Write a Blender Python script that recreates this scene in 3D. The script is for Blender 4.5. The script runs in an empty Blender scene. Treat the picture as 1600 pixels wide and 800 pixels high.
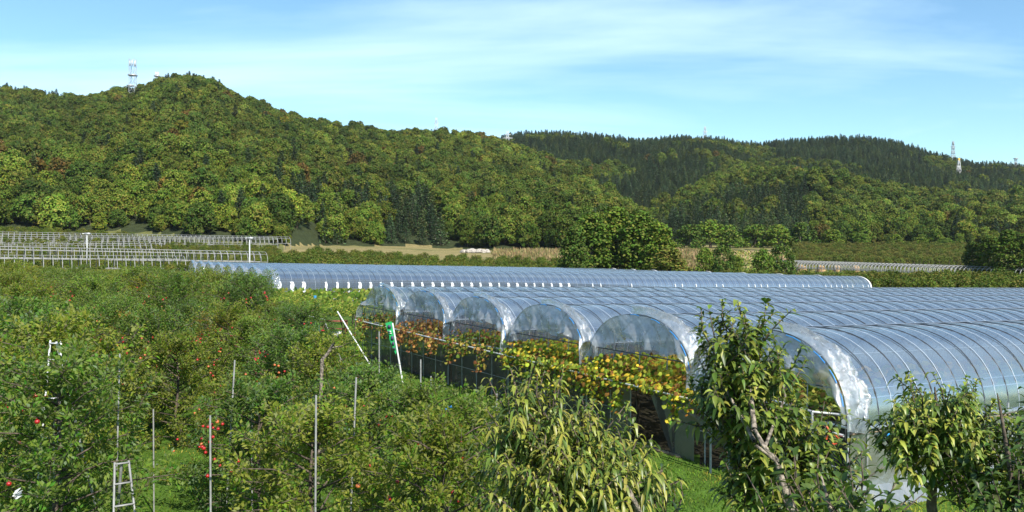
import bpy, math, random
import numpy as np
from mathutils import Vector, Matrix

C = bpy.context.scene.collection
SC = bpy.context.scene
W10 = ['first', 'second', 'third', 'fourth', 'fifth', 'sixth', 'seventh', 'eighth', 'ninth', 'tenth', 'eleventh', 'twelfth']
def nth(i):
    if i < 12: return W10[i]
    n_ = i + 1
    return '%d%s' % (n_, 'th' if 10 < n_ % 100 < 14 else {1: 'st', 2: 'nd', 3: 'rd'}.get(n_ % 10, 'th'))
R = math.radians
rng = np.random.default_rng(7)
random.seed(7)

# ------------------------------------------------------------ camera, sky, sun, exposure
CAMZ = 5.7
FPX = 1356.0           # focal length in pixels of the 1600 px wide photograph
HOR = 380.0            # horizon row in the photograph
cam_d = bpy.data.cameras.new('camera')
cam_d.sensor_width = 36.0
cam_d.lens = FPX / 1600 * 36
cam_d.clip_end = 8000
cam = bpy.data.objects.new('camera', cam_d)
C.objects.link(cam)
cam.location = (0, 0, CAMZ)
cam.rotation_euler = (R(90) - math.atan((400 - HOR) / FPX), 0, 0)
SC.camera = cam

SUN_EL, SUN_AZ = 42.0, 149.0      # azimuth clockwise from +Y (view direction): behind, to the right
world = bpy.data.worlds.new('World')
SC.world = world
world.use_nodes = True
wn = world.node_tree.nodes
wl = world.node_tree.links
bg = wn['Background']
sky = wn.new('ShaderNodeTexSky')
sky.sky_type = 'NISHITA'
sky.sun_disc = False
sky.sun_elevation = R(SUN_EL)
sky.sun_rotation = R(SUN_AZ)
sky.air_density = 1.0
sky.dust_density = 0.0
sky.ozone_density = 1.6
sky.altitude = 200
# thin high cirrus, laid out by direction in the sky
tc = wn.new('ShaderNodeTexCoord')
sep = wn.new('ShaderNodeSeparateXYZ'); wl.new(tc.outputs['Generated'], sep.inputs[0])
zc = wn.new('ShaderNodeMath'); zc.operation = 'ADD'; wl.new(sep.outputs['Z'], zc.inputs[0]); zc.inputs[1].default_value = 0.12
dx = wn.new('ShaderNodeMath'); dx.operation = 'DIVIDE'; wl.new(sep.outputs['X'], dx.inputs[0]); wl.new(zc.outputs[0], dx.inputs[1])
dy = wn.new('ShaderNodeMath'); dy.operation = 'DIVIDE'; wl.new(sep.outputs['Y'], dy.inputs[0]); wl.new(zc.outputs[0], dy.inputs[1])
cmb = wn.new('ShaderNodeCombineXYZ'); wl.new(dx.outputs[0], cmb.inputs[0]); wl.new(dy.outputs[0], cmb.inputs[1])
mp = wn.new('ShaderNodeMapping'); wl.new(cmb.outputs[0], mp.inputs[0])
mp.inputs['Rotation'].default_value = (0, 0, R(-14)); mp.inputs['Scale'].default_value = (0.34, 1.0, 1); mp.inputs['Location'].default_value = (3.1, 1.7, 0)
nz = wn.new('ShaderNodeTexNoise'); wl.new(mp.outputs[0], nz.inputs['Vector'])
nz.inputs['Scale'].default_value = 0.95; nz.inputs['Detail'].default_value = 7; nz.inputs['Roughness'].default_value = 0.55
nz.inputs['Distortion'].default_value = 0.5
rp = wn.new('ShaderNodeValToRGB'); wl.new(nz.outputs['Fac'], rp.inputs[0])
rp.color_ramp.elements[0].position = 0.47; rp.color_ramp.elements[0].color = (0, 0, 0, 1)
rp.color_ramp.elements[1].position = 0.74; rp.color_ramp.elements[1].color = (1, 1, 1, 1)
cm = wn.new('ShaderNodeMath'); cm.operation = 'MULTIPLY'; wl.new(rp.outputs[0], cm.inputs[0]); cm.inputs[1].default_value = 0.7
hs = wn.new('ShaderNodeHueSaturation'); wl.new(sky.outputs[0], hs.inputs['Color']); hs.inputs['Saturation'].default_value = 1.0
mx = wn.new('ShaderNodeMix'); mx.data_type = 'RGBA'
wl.new(cm.outputs[0], mx.inputs['Factor']); wl.new(hs.outputs[0], mx.inputs[6]); mx.inputs[7].default_value = (8.0, 8.0, 8.6, 1)
tn = wn.new('ShaderNodeVectorMath'); tn.operation = 'MULTIPLY'; tn.inputs[1].default_value = (0.80, 1.04, 1.10)
wl.new(mx.outputs[2], tn.inputs[0]); wl.new(tn.outputs[0], bg.inputs['Color'])
bg.inputs['Strength'].default_value = 0.086

sun_d = bpy.data.lights.new('sun', 'SUN')
sun_d.energy = 4.6
sun_d.angle = R(0.55)
sun_d.color = (1.0, 0.95, 0.86)
sun = bpy.data.objects.new('sun', sun_d)
C.objects.link(sun)
az = R(SUN_AZ)
sdir = Vector((math.sin(az) * math.cos(R(SUN_EL)), math.cos(az) * math.cos(R(SUN_EL)), math.sin(R(SUN_EL))))
sun.rotation_euler = sdir.to_track_quat('Z', 'Y').to_euler()

SC.view_settings.view_transform = 'Standard'
SC.view_settings.look = 'None'
SC.view_settings.exposure = 0.96
SC.view_settings.gamma = 1
SC.render.engine = 'CYCLES'
SC.cycles.max_bounces = 8
SC.cycles.transparent_max_bounces = 24
SC.cycles.transmission_bounces = 4
SC.cycles.use_denoising = True

# ------------------------------------------------------------ helpers
def ss(a, b, v):
    t = np.clip((np.asarray(v, float) - a) / (b - a), 0, 1)
    return t * t * (3 - 2 * t)

def hash2(i, j, s):
    v = np.sin(i * 127.1 + j * 311.7 + s * 74.7) * 43758.5453
    return v - np.floor(v)

def vnoise(x, y, s=0):
    x = np.asarray(x, float); y = np.asarray(y, float)
    i = np.floor(x); j = np.floor(y); fx = x - i; fy = y - j
    fx = fx * fx * (3 - 2 * fx); fy = fy * fy * (3 - 2 * fy)
    a = hash2(i, j, s); b = hash2(i + 1, j, s); c = hash2(i, j + 1, s); d = hash2(i + 1, j + 1, s)
    return (a * (1 - fx) + b * fx) * (1 - fy) + (c * (1 - fx) + d * fx) * fy - 0.5

def fbm(x, y, s=0, n=4):
    r = 0; a = 1.0
    for k in range(n):
        r = r + a * vnoise(x * 2 ** k, y * 2 ** k, s + k * 3)
        a *= 0.5
    return r

def at(px, d, py=None):
    """world X (and Z) of something seen in column px (row py) at distance d along the view"""
    x = (px - 800) / FPX * d
    return x if py is None else (x, d, CAMZ - (py - HOR) / FPX * d)

def tag(o, label=None, cat=None, group=None, kind=None):
    if label: o['label'] = label
    if cat: o['category'] = cat
    if group: o['group'] = group
    if kind: o['kind'] = kind
    return o

def link(o, parent=None):
    C.objects.link(o)
    if parent is not None: o.parent = parent
    return o

def empty(name, loc, label, cat, group=None, rz=0):
    o = bpy.data.objects.new(name, None)
    o.empty_display_size = 0.3
    o.location = loc; o.rotation_euler = (0, 0, rz)
    link(o)
    return tag(o, label, cat, group)

class MB:
    """collects polygons (with an optional colour and material slot each) into ONE mesh"""
    def __init__(s):
        s.v = []; s.n = 0; s.f = []; s.col = []; s.mi = []
    def add(s, verts, faces, col=None, mi=0):
        verts = np.asarray(verts, float).reshape(-1, 3)
        faces = np.asarray(faces, int)
        s.v.append(verts); s.f.append(faces + s.n); s.n += len(verts)
        m = len(faces)
        if col is None: col = (1, 1, 1)
        col = np.asarray(col, float)
        s.col.append(np.broadcast_to(col, (m, 3)) if col.ndim == 1 else col)
        s.mi.append(np.full(m, mi))
        return s
    def tube(s, pts, rad, n=6, col=None, mi=0, cap=True):
        pts = np.asarray(pts, float); m = len(pts)
        rad = np.broadcast_to(np.asarray(rad, float), (m,))
        tg = np.gradient(pts, axis=0)
        tg /= np.linalg.norm(tg, axis=1)[:, None] + 1e-9
        up = np.array([0, 0, 1.0]) if abs(tg[0][2]) < 0.9 else np.array([1.0, 0, 0])
        a = np.cross(tg, up); a /= np.linalg.norm(a, axis=1)[:, None] + 1e-9
        b = np.cross(tg, a)
        th = np.arange(n) / n * 2 * np.pi
        ring = pts[:, None] + rad[:, None, None] * (np.cos(th)[None, :, None] * a[:, None] + np.sin(th)[None, :, None] * b[:, None])
        f = []
        for i in range(m - 1):
            for k in range(n):
                k2 = (k + 1) % n
                f.append((i * n + k, i * n + k2, (i + 1) * n + k2, (i + 1) * n + k))
        s.add(ring.reshape(-1, 3), f, col, mi)
        if cap and n == 4:
            s.f.append(np.array([[s.n - 4, s.n - 3, s.n - 2, s.n - 1], [s.n - 4 * m + 3, s.n - 4 * m + 2, s.n - 4 * m + 1, s.n - 4 * m]]))
            s.col.append(np.broadcast_to(np.asarray(col if col is not None else (1, 1, 1), float), (2, 3))); s.mi.append(np.full(2, mi))
        return s
    def box(s, c, size, rz=0, col=None, mi=0, M=None):
        x, y, z = np.array(size) / 2
        v = np.array([(-x, -y, -z), (x, -y, -z), (x, y, -z), (-x, y, -z), (-x, -y, z), (x, -y, z), (x, y, z), (-x, y, z)])
        if M is not None: v = v @ np.array(M.to_3x3()).T
        ca, sa = math.cos(rz), math.sin(rz)
        v = v @ np.array([[ca, sa, 0], [-sa, ca, 0], [0, 0, 1]]) + np.array(c)
        return s.add(v, [(0, 3, 2, 1), (4, 5, 6, 7), (0, 1, 5, 4), (1, 2, 6, 5), (2, 3, 7, 6), (3, 0, 4, 7)], col, mi)
    def mesh(s, name, mats, smooth=False):
        me = bpy.data.meshes.new(name)
        v = np.concatenate(s.v)
        me.vertices.add(len(v)); me.vertices.foreach_set('co', v.ravel())
        tot = np.concatenate([np.full(len(f), f.shape[1]) for f in s.f])
        loops = np.concatenate([f.ravel() for f in s.f])
        me.loops.add(len(loops)); me.loops.foreach_set('vertex_index', loops.astype(np.int32))
        st = np.concatenate([[0], np.cumsum(tot)[:-1]])
        me.polygons.add(len(tot))
        me.polygons.foreach_set('loop_start', st.astype(np.int32))
        me.polygons.foreach_set('loop_total', tot.astype(np.int32))
        me.polygons.foreach_set('material_index', np.concatenate(s.mi).astype(np.int32))
        if smooth: me.polygons.foreach_set('use_smooth', np.ones(len(tot), bool))
        me.update(calc_edges=True)
        col = np.concatenate(s.col)
        at_ = me.attributes.new('tone', 'FLOAT_COLOR', 'FACE')
        at_.data.foreach_set('color', np.concatenate([col, np.ones((len(col), 1))], axis=1).astype(np.float32).ravel())
        for m in (mats if isinstance(mats, (list, tuple)) else [mats]): me.materials.append(m)
        return me
    def obj(s, name, mats, parent=None, smooth=False):
        return link(bpy.data.objects.new(name, s.mesh(name, mats, smooth)), parent)

def mesh_obj(name, me, parent=None, loc=None):
    o = bpy.data.objects.new(name, me)
    if loc is not None: o.location = loc
    return link(o, parent)

def copy_tree(o, parent=None):
    c = o.copy(); link(c, parent)
    for ch in [k for k in bpy.data.objects if k.parent == o]: copy_tree(ch, c)
    return c

# ------------------------------------------------------------ materials
def new_mat(name):
    m = bpy.data.materials.new(name); m.use_nodes = True
    return m, m.node_tree.nodes, m.node_tree.links, m.node_tree.nodes['Principled BSDF']

def plain(name, col, rough=0.6, metal=0.0, var=0.12, scale=6.0, bump=0.0, use_tone=False):
    m, n, l, p = new_mat(name)
    t = n.new('ShaderNodeTexCoord')
    z = n.new('ShaderNodeTexNoise'); z.inputs['Scale'].default_value = scale; z.inputs['Detail'].default_value = 5
    l.new(t.outputs['Object'], z.inputs['Vector'])
    mr = n.new('ShaderNodeMapRange'); l.new(z.outputs['Fac'], mr.inputs[0])
    mr.inputs[1].default_value = 0.3; mr.inputs[2].default_value = 0.7
    mr.inputs[3].default_value = 1 - var * 2; mr.inputs[4].default_value = 1 + var
    mm = n.new('ShaderNodeVectorMath'); mm.operation = 'SCALE'
    l.new(mr.outputs[0], mm.inputs['Scale'])
    if use_tone:
        a = n.new('ShaderNodeAttribute'); a.attribute_name = 'tone'
        l.new(a.outputs['Color'], mm.inputs[0])
    else:
        mm.inputs[0].default_value = col
    l.new(mm.outputs[0], p.inputs['Base Color'])
    p.inputs['Roughness'].default_value = rough; p.inputs['Metallic'].default_value = metal
    if bump:
        b = n.new('ShaderNodeBump'); b.inputs['Strength'].default_value = bump; b.inputs['Distance'].default_value = 0.05
        l.new(z.outputs['Fac'], b.inputs['Height']); l.new(b.outputs[0], p.inputs['Normal'])
    return m

def leafy(name, transl=0.28, rough=0.5, spec=0.35, source='OBJECT'):
    """leaf colour = the leaf's own 'tone' times the plant's 'tint'"""
    m, n, l, p = new_mat(name)
    a = n.new('ShaderNodeAttribute'); a.attribute_name = 'tone'
    b = n.new('ShaderNodeAttribute'); b.attribute_name = 'tint'; b.attribute_type = 'INSTANCER'
    v = n.new('ShaderNodeVectorMath'); v.operation = 'MULTIPLY'
    l.new(a.outputs['Color'], v.inputs[0]); l.new(b.outputs['Vector'], v.inputs[1])
    l.new(v.outputs[0], p.inputs['Base Color'])
    p.inputs['Roughness'].default_value = rough
    p.inputs['Specular IOR Level'].default_value = spec
    tr = n.new('ShaderNodeBsdfTranslucent')
    sc = n.new('ShaderNodeVectorMath'); sc.operation = 'MULTIPLY'; sc.inputs[1].default_value = (1.25, 1.35, 0.7)
    l.new(v.outputs[0], sc.inputs[0]); l.new(sc.outputs[0], tr.inputs['Color'])
    mxs = n.new('ShaderNodeMixShader'); mxs.inputs[0].default_value = transl
    l.new(p.outputs[0], mxs.inputs[1]); l.new(tr.outputs[0], mxs.inputs[2])
    l.new(mxs.outputs[0], n['Material Output'].inputs['Surface'])
    return m

def film(name, cover=0.4, col=(0.72, 0.78, 0.84), rough=0.12, gloss=1.0, bump=0.0, bscale=4.0, streak=False):
    """thin clear plastic: part see-through, part milky, with a mirror-like sheen at low angles"""
    m, n, l, p = new_mat(name); n.remove(p)
    t = n.new('ShaderNodeTexCoord')
    z = n.new('ShaderNodeTexNoise'); z.inputs['Scale'].default_value = bscale; z.inputs['Detail'].default_value = 6; z.inputs['Roughness'].default_value = 0.6
    l.new(t.outputs['Object'], z.inputs['Vector'])
    tr = n.new('ShaderNodeBsdfTransparent'); tr.inputs[0].default_value = (0.93, 0.95, 0.96, 1)
    df = n.new('ShaderNodeBsdfDiffuse'); df.inputs[0].default_value = (*col, 1)
    tl = n.new('ShaderNodeBsdfTranslucent'); tl.inputs[0].default_value = (*col, 1)
    m1 = n.new('ShaderNodeMixShader'); m1.inputs[0].default_value = 0.5; l.new(df.outputs[0], m1.inputs[1]); l.new(tl.outputs[0], m1.inputs[2])
    mr = n.new('ShaderNodeMapRange'); l.new(z.outputs['Fac'], mr.inputs[0]); mr.inputs[1].default_value = 0.3; mr.inputs[2].default_value = 0.7
    mr.inputs[3].default_value = cover * 0.75; mr.inputs[4].default_value = min(1, cover * 1.25)
    m2 = n.new('ShaderNodeMixShader'); l.new(mr.outputs[0], m2.inputs[0]); l.new(tr.outputs[0], m2.inputs[1]); l.new(m1.outputs[0], m2.inputs[2])
    gl = n.new('ShaderNodeBsdfGlossy'); gl.inputs['Roughness'].default_value = rough; gl.inputs['Color'].default_value = (1, 1, 1, 1)
    fr = n.new('ShaderNodeFresnel'); fr.inputs[0].default_value = 1.5
    fm = n.new('ShaderNodeMath'); fm.operation = 'MULTIPLY'; fm.use_clamp = True; fm.inputs[1].default_value = gloss; l.new(fr.outputs[0], fm.inputs[0])
    m3 = n.new('ShaderNodeMixShader'); l.new(fm.outputs[0], m3.inputs[0]); l.new(m2.outputs[0], m3.inputs[1]); l.new(gl.outputs[0], m3.inputs[2])
    if bump:
        b = n.new('ShaderNodeBump'); b.inputs['Strength'].default_value = bump; b.inputs['Distance'].default_value = 0.08
        l.new(z.outputs['Fac'], b.inputs['Height'])
        l.new(b.outputs[0], gl.inputs['Normal']); l.new(b.outputs[0], df.inputs['Normal']); l.new(b.outputs[0], fr.inputs['Normal'])
    l.new(m3.outputs[0], n['Material Output'].inputs['Surface'])
    return m

M_leaf = leafy('leaf', transl=0.42, rough=0.55, spec=0.07)
M_far_leaf = leafy('far_leaf', transl=0.12, rough=0.7, spec=0.12)
M_near_leaf = leafy('near_leaf', transl=0.30, rough=0.42, spec=0.45)
M_bark = plain('bark', (0.10, 0.075, 0.055), 0.9, var=0.35, scale=14, bump=0.6)
M_pale_bark = plain('pale_bark', (0.24, 0.20, 0.155), 0.85, var=0.5, scale=22, bump=0.7)
M_apple = plain('apple_skin', (0.42, 0.018, 0.018), 0.32, var=0.3, scale=9)
M_apple_pale = plain('apple_skin_orange', (0.55, 0.16, 0.05), 0.35, var=0.3, scale=9)
M_steel = plain('galvanised_steel', (0.40, 0.41, 0.42), 0.45, 0.35, var=0.15)
M_pipe = plain('dark_pipe', (0.06, 0.07, 0.085), 0.55, 0.1, var=0.2)  # darkened so the roof hoops also read as their own shadow lines
M_bright = plain('bright_pipe', (0.60, 0.61, 0.60), 0.45, 0.2, var=0.12)
M_frame = plain('dull_pipe', (0.27, 0.27, 0.26), 0.6, 0.1, var=0.2)
M_strap = plain('white_strap', (0.38, 0.44, 0.52), 0.5, var=0.1)
M_white = plain('white_plastic', (0.56, 0.57, 0.58), 0.45, var=0.06)
M_blue = plain('blue_plastic', (0.03, 0.25, 0.62), 0.4, var=0.1)
M_orange = plain('orange_plastic', (0.62, 0.09, 0.035), 0.45, var=0.15)
M_wood = plain('old_wood', (0.27, 0.20, 0.13), 0.85, var=0.3, scale=12)
M_rust = plain('rusty_iron', (0.20, 0.07, 0.035), 0.85, var=0.3)
M_green = plain('green_cloth', (0.015, 0.36, 0.10), 0.7, var=0.15)
M_dark = plain('dark_ink', (0.05, 0.05, 0.10), 0.7)
M_straw = plain('dry_straw', (0.42, 0.27, 0.13), 0.95, var=0.35, scale=3, bump=0.8)
M_rock = plain('grey_stone', (0.38, 0.34, 0.29), 0.9, var=0.3, scale=2, bump=0.8)
M_yellow = plain('yellow_paint', (0.62, 0.38, 0.03), 0.6)
M_redw = plain('grey_red_paint', (0.60, 0.58, 0.58), 0.6)
M_roof = film('roof_film', 0.44, (0.17, 0.21, 0.275), rough=0.22, gloss=0.42, bump=0.06, bscale=1.2)
M_endfilm = film('end_film', 0.48, (0.50, 0.54, 0.57), rough=0.10, gloss=1.6, bump=0.9, bscale=3.0)
M_bunch = film('crumpled_film', 0.42, (0.62, 0.67, 0.72), rough=0.10, gloss=2.6, bump=0.7, bscale=7)
M_side = film('side_film', 0.5, (0.24, 0.225, 0.18), rough=0.4, gloss=0.3, bump=0.5, bscale=2.5)
M_skirt = film('skirt_film', 0.7, (0.24, 0.23, 0.20), rough=0.35, gloss=0.3, bump=0.6, bscale=3)
M_net = film('wind_net', 0.72, (0.045, 0.048, 0.05), rough=0.6, gloss=0.08, bump=0.2, bscale=3)
M_net_pale = film('folded_net', 0.8, (0.125, 0.115, 0.11), rough=0.5, gloss=0.15, bump=0.3, bscale=3)

# ------------------------------------------------------------ the lie of the land
D1 = np.array([0.861, 0.508])       # along the tunnels
D2 = np.array([-0.508, 0.861])      # along the row of tunnel ends
CX, CY = 7.16, 18.5                 # near corner of the near greenhouse
def local(x, y):
    t = (x - CX) * D1[0] + (y - CY) * D1[1]
    s = (x - CX) * D2[0] + (y - CY) * D2[1]
    return s, t
def plane_z(t):
    t = np.asarray(t, float)
    t = np.where(t < -110, -110 + 30 * np.tanh((t + 110) / 30), t)
    return -0.028 * np.where(t < 70, t, 70 + 15 * np.tanh((t - 70) / 15))
def P(s, t, h):
    return np.array([CX + D2[0] * s + D1[0] * t, CY + D2[1] * s + D1[1] * t, float(plane_z(t)) + h])

# skylines measured as (column, row); each belongs to a ridge at its own distance
SIL_A = [(-500, 175), (-300, 150), (0, 127), (50, 135), (100, 138), (115, 148), (150, 143), (200, 133), (238, 130), (252, 113), (300, 110), (340, 120), (360, 138), (400, 152), (440, 170), (480, 180), (520, 184), (560, 192), (620, 199), (700, 199), (740, 205), (780, 213), (850, 236), (930, 266), (970, 300), (1020, 345), (1060, 378), (1100, 396), (1300, 410), (2200, 420)]
SIL_B = [(-500, 260), (600, 250), (760, 216), (800, 202), (860, 199), (940, 204), (1000, 212), (1060, 206), (1120, 210), (1180, 218), (1230, 212), (1300, 208), (1350, 208), (1400, 214), (1450, 231), (1500, 243), (1530, 250), (1560, 248), (1600, 254), (1800, 275), (2200, 300)]
SIL_C = [(-500, 420), (900, 420), (1000, 385), (1030, 335), (1060, 300), (1100, 276), (1150, 262), (1200, 258), (1260, 266), (1340, 283), (1420, 292), (1500, 300), (1600, 305), (1800, 315), (2200, 330)]
def interp(sil, px):
    a = np.array(sil, float)
    w = 0
    for k in (-8, 0, 8): w = w + np.interp(px + k, a[:, 0], a[:, 1])
    return w / 3
def ridge(sil, px, rr, tree):
    return CAMZ + (HOR - interp(sil, px)) / FPX * rr - tree

def fields(x, y):
    s, t = local(x, y)
    z = plane_z(t)
    z = z + 1.25 * ss(12, 46, -x) * ss(80, 135, y)
    st = 155 + 95 * ss(0, 110, x)
    z = z + 4.4 * ss(0, 1, (y - st) / 85) + 3.0 * ss(55, 120, -x) * ss(150, 200, y)
    z = z + 0.02 * np.clip(y - 235, 0, 120)
    return z

RB = {'A': 300.0, 'B': 520.0, 'C': 370.0}
RR = {'A': 620.0, 'B': 1000.0, 'C': 640.0}
TH = {'A': 11.0, 'B': 11.5, 'C': 9.0}
SILS = {'A': SIL_A, 'B': SIL_B, 'C': SIL_C}
def hill(k, x, y):
    r = np.hypot(x, y); yy = np.maximum(y, 1e-3)
    u = x / yy; px = 800 + FPX * np.clip(u, -1.2, 1.2)
    c = y / np.maximum(r, 1e-6)
    wob = 22 * fbm(u * 9, 0.0 * u, 5)
    rb = RB[k] + (wob if k != 'B' else 0) - (38 * ss(520, 430, px) if k == 'A' else 0); rr = RR[k] * np.ones_like(u)
    if k == 'A':
        rr = rr - 230 * ss(820, 1060, px); rb = rb + 12 * ss(820, 1040, px)
        rr = np.maximum(rr, rb + 35)
    if k == 'C':
        rr = rr - 120 * ss(1150, 1000, px)
    zr = ridge(SILS[k], px, rr, TH[k])
    zb = fields(u * rb, rb)
    q = (y - rb) / (rr - rb)
    prof = np.where(q <= 1, np.clip(q, 0, 1) ** 0.92 * (1 + 0.02 * np.sin(np.pi * np.clip(q, 0, 1))), 1 - 0.35 * np.clip(q - 1, 0, 5) ** 1.3)
    z = zb + (zr - zb) * prof
    nfade = np.clip(q, 0, 1) * (1 - ss(0.55, 0.92, q)) * 1.0
    z = z + nfade * (30 * fbm(x / 95 + 3, y / 170, 11) + 7 * fbm(x / 30, y / 30, 17))
    front = ss(0.30, 0.5, c)
    return np.where((q > 0) & (y > 0), z, -50) * front + (1 - front) * (-50), q

def H(x, y):
    x = np.asarray(x, float); y = np.asarray(y, float)
    z = fields(x, np.maximum(y, -40))
    for k in 'ABC':
        h, q = hill(k, x, y)
        z = np.maximum(z, h)
    return z
def H1(x, y): return float(H(np.array([x]), np.array([y]))[0])

# terrain: one sheet, fine in front and coarser behind
th = np.concatenate([np.arange(-46, 46.01, 0.25), np.arange(50, 311, 4)])
thr = np.radians(th)
rad = np.concatenate([[0.0], np.geomspace(2, 60, 60), np.geomspace(62, 360, 90), np.linspace(364, 1300, 190), np.geomspace(1330, 2500, 10)])
nt, nr = len(th), len(rad)
A_, R_ = np.meshgrid(thr, rad, indexing='ij')
X_, Y_ = R_ * np.sin(A_), R_ * np.cos(A_)
Z_ = H(X_, Y_) + 0.05 * fbm(X_ / 2.5, Y_ / 2.5, 3)
Z_ = np.where(R_ > 2000, np.minimum(Z_, 40), Z_)
verts = np.stack([X_, Y_, Z_], -1).reshape(-1, 3)
ii = np.arange(nt)[:, None] * nr; jj = np.arange(nr - 1)[None, :]
i2 = ((np.arange(nt) + 1) % nt)[:, None] * nr
quads = np.stack([ii + jj, i2 + jj, i2 + jj + 1, ii + jj + 1], -1).reshape(-1, 4)
gx = verts[quads].mean(1)
px_ = 800 + FPX * gx[:, 0] / np.maximum(gx[:, 1], 1)
col = np.tile(np.array([0.070, 0.130, 0.018]), (len(gx), 1))
far = ss(60, 110, gx[:, 1])[:, None]
col = col * (1 - far) + np.array([0.13, 0.135, 0.045]) * far
def paint(mask, c):
    global col
    mk = np.clip(mask, 0, 1)[:, None]; col = col * (1 - mk) + np.array(c) * mk
n1 = fbm(gx[:, 0] / 14, gx[:, 1] / 14, 21)
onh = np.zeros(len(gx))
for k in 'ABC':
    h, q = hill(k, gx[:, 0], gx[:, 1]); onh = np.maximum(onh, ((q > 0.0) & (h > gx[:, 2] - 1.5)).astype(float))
dryf = (ss(196, 222, gx[:, 1]) * (px_ < 900) * (px_ > 440) + 0.75 * ss(160, 190, gx[:, 1]) * (px_ >= 900) * (px_ < 1290)) * (1 - onh)
paint(dryf * (0.8 + n1), (0.24, 0.195, 0.085))
soil = ss(262, 275, gx[:, 1]) * (1 - ss(300, 312, gx[:, 1])) * (px_ > 1090) * (px_ < 1270)
paint(soil, (0.36, 0.25, 0.14))
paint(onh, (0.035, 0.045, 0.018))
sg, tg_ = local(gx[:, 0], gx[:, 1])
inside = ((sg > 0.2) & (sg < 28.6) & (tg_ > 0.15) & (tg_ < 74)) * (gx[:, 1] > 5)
paint(inside * 1.0, (0.035, 0.03, 0.018))  # soil darkened further, standing in for the shade under the roof
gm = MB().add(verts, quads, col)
m_ground, n, l, p = new_mat('ground')
a = n.new('ShaderNodeAttribute'); a.attribute_name = 'tone'
t = n.new('ShaderNodeTexCoord')
z1 = n.new('ShaderNodeTexNoise'); z1.inputs['Scale'].default_value = 0.7; z1.inputs['Detail'].default_value = 8; l.new(t.outputs['Object'], z1.inputs[0])
z2 = n.new('ShaderNodeTexNoise'); z2.inputs['Scale'].default_value = 16; z2.inputs['Detail'].default_value = 6; l.new(t.outputs['Object'], z2.inputs[0])
m1 = n.new('ShaderNodeMapRange'); l.new(z1.outputs[0], m1.inputs[0]); m1.inputs[1].default_value = .3; m1.inputs[2].default_value = .7; m1.inputs[3].default_value = .7; m1.inputs[4].default_value = 1.25
m2 = n.new('ShaderNodeMapRange'); l.new(z2.outputs[0], m2.inputs[0]); m2.inputs[1].default_value = .3; m2.inputs[2].default_value = .7; m2.inputs[3].default_value = .55; m2.inputs[4].default_value = 1.35
mu = n.new('ShaderNodeMath'); mu.operation = 'MULTIPLY'; l.new(m1.outputs[0], mu.inputs[0]); l.new(m2.outputs[0], mu.inputs[1])
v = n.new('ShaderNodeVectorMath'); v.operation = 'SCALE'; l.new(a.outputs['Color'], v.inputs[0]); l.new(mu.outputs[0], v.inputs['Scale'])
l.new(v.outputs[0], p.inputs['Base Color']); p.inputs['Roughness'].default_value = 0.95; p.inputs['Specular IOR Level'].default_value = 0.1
b = n.new('ShaderNodeBump'); b.inputs['Strength'].default_value = 0.8; b.inputs['Distance'].default_value = 0.06; l.new(z2.outputs[0], b.inputs['Height']); l.new(b.outputs[0], p.inputs['Normal'])
ground = gm.obj('ground', m_ground, smooth=True)
tag(ground, 'green grass valley floor rising into the wooded hills', 'ground', kind='structure')

# ------------------------------------------------------------ foliage builders
def unit(a): return a / (np.linalg.norm(a, axis=-1, keepdims=True) + 1e-9)
def rand_unit(n): return unit(rng.normal(size=(n, 3)))

def leaf_quads(mb, pos, axis, nrm, L, W, col, fold=0.25, mi=0):
    """folded diamond leaves, two triangles each side of the midrib"""
    side = unit(np.cross(axis, nrm)); up = unit(np.cross(side, axis))
    L = np.broadcast_to(L, (len(pos),))[:, None]; W = np.broadcast_to(W, (len(pos),))[:, None]
    a = pos; t = pos + axis * L
    m = pos + axis * L * 0.45
    l_ = m - side * W * 0.5 + up * W * fold; r_ = m + side * W * 0.5 + up * W * fold
    v = np.stack([a, r_, t, l_], 1).reshape(-1, 3)
    k = np.arange(len(pos))[:, None] * 4
    f = np.concatenate([k + np.array([0, 1, 2]), k + np.array([0, 2, 3])])
    mb.add(v, f, np.concatenate([col, col]), mi)

def blade_leaves(mb, pos, axis, nrm, L, W, col, droop=0.5, fold=0.18, mi=0):
    """curved leaves with a midrib, for the trees close by"""
    n_ = len(pos)
    side = unit(np.cross(axis, nrm)); up = unit(np.cross(side, axis))
    L = np.broadcast_to(L, (n_,))[:, None]; W = np.broadcast_to(W, (n_,))[:, None]
    droop = np.broadcast_to(droop, (n_,))[:, None]
    q = [0, 0.12, 0.38, 0.68, 1.0]; w = [0.06, 0.5, 1.0, 0.72, 0.0]
    sp = []
    for qq in q:
        sp.append(pos + axis * L * (qq - 0.15 * droop * qq ** 2) - np.array([0, 0, 1.0]) * L * droop * qq ** 2 * 0.75)
    rows = []
    for c_, ww in zip(sp, w):
        rows += [c_ - side * W * ww * 0.5 + up * W * ww * fold, c_, c_ + side * W * ww * 0.5 + up * W * ww * fold]
    v = np.stack(rows, 1).reshape(-1, 3)
    k = np.arange(n_)[:, None] * 15
    F4 = []
    for r in range(3):
        for c_ in range(2):
            b0 = r * 3 + c_
            F4.append(k + np.array([b0, b0 + 1, b0 + 4, b0 + 3]))
    f = np.concatenate(F4)
    mb.add(v, f, np.concatenate([col] * 6), mi)
    F3 = [k + np.array([9, 10, 13]), k + np.array([10, 11, 13])]
    # (shares the vertices added above)
    base = mb.n - n_ * 15
    mb.f.append(np.concatenate(F3) + base); mb.col.append(np.concatenate([col] * 2)); mb.mi.append(np.full(2 * n_, mi))

def palette(cols, n, jit=0.18):
    cols = np.array(cols); c = cols[rng.integers(0, len(cols), n)]
    return np.clip(c * (1 + jit * rng.normal(size=(n, 1))) * (1 + 0.06 * rng.normal(size=(n, 3))), 0.004, 0.9)

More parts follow.
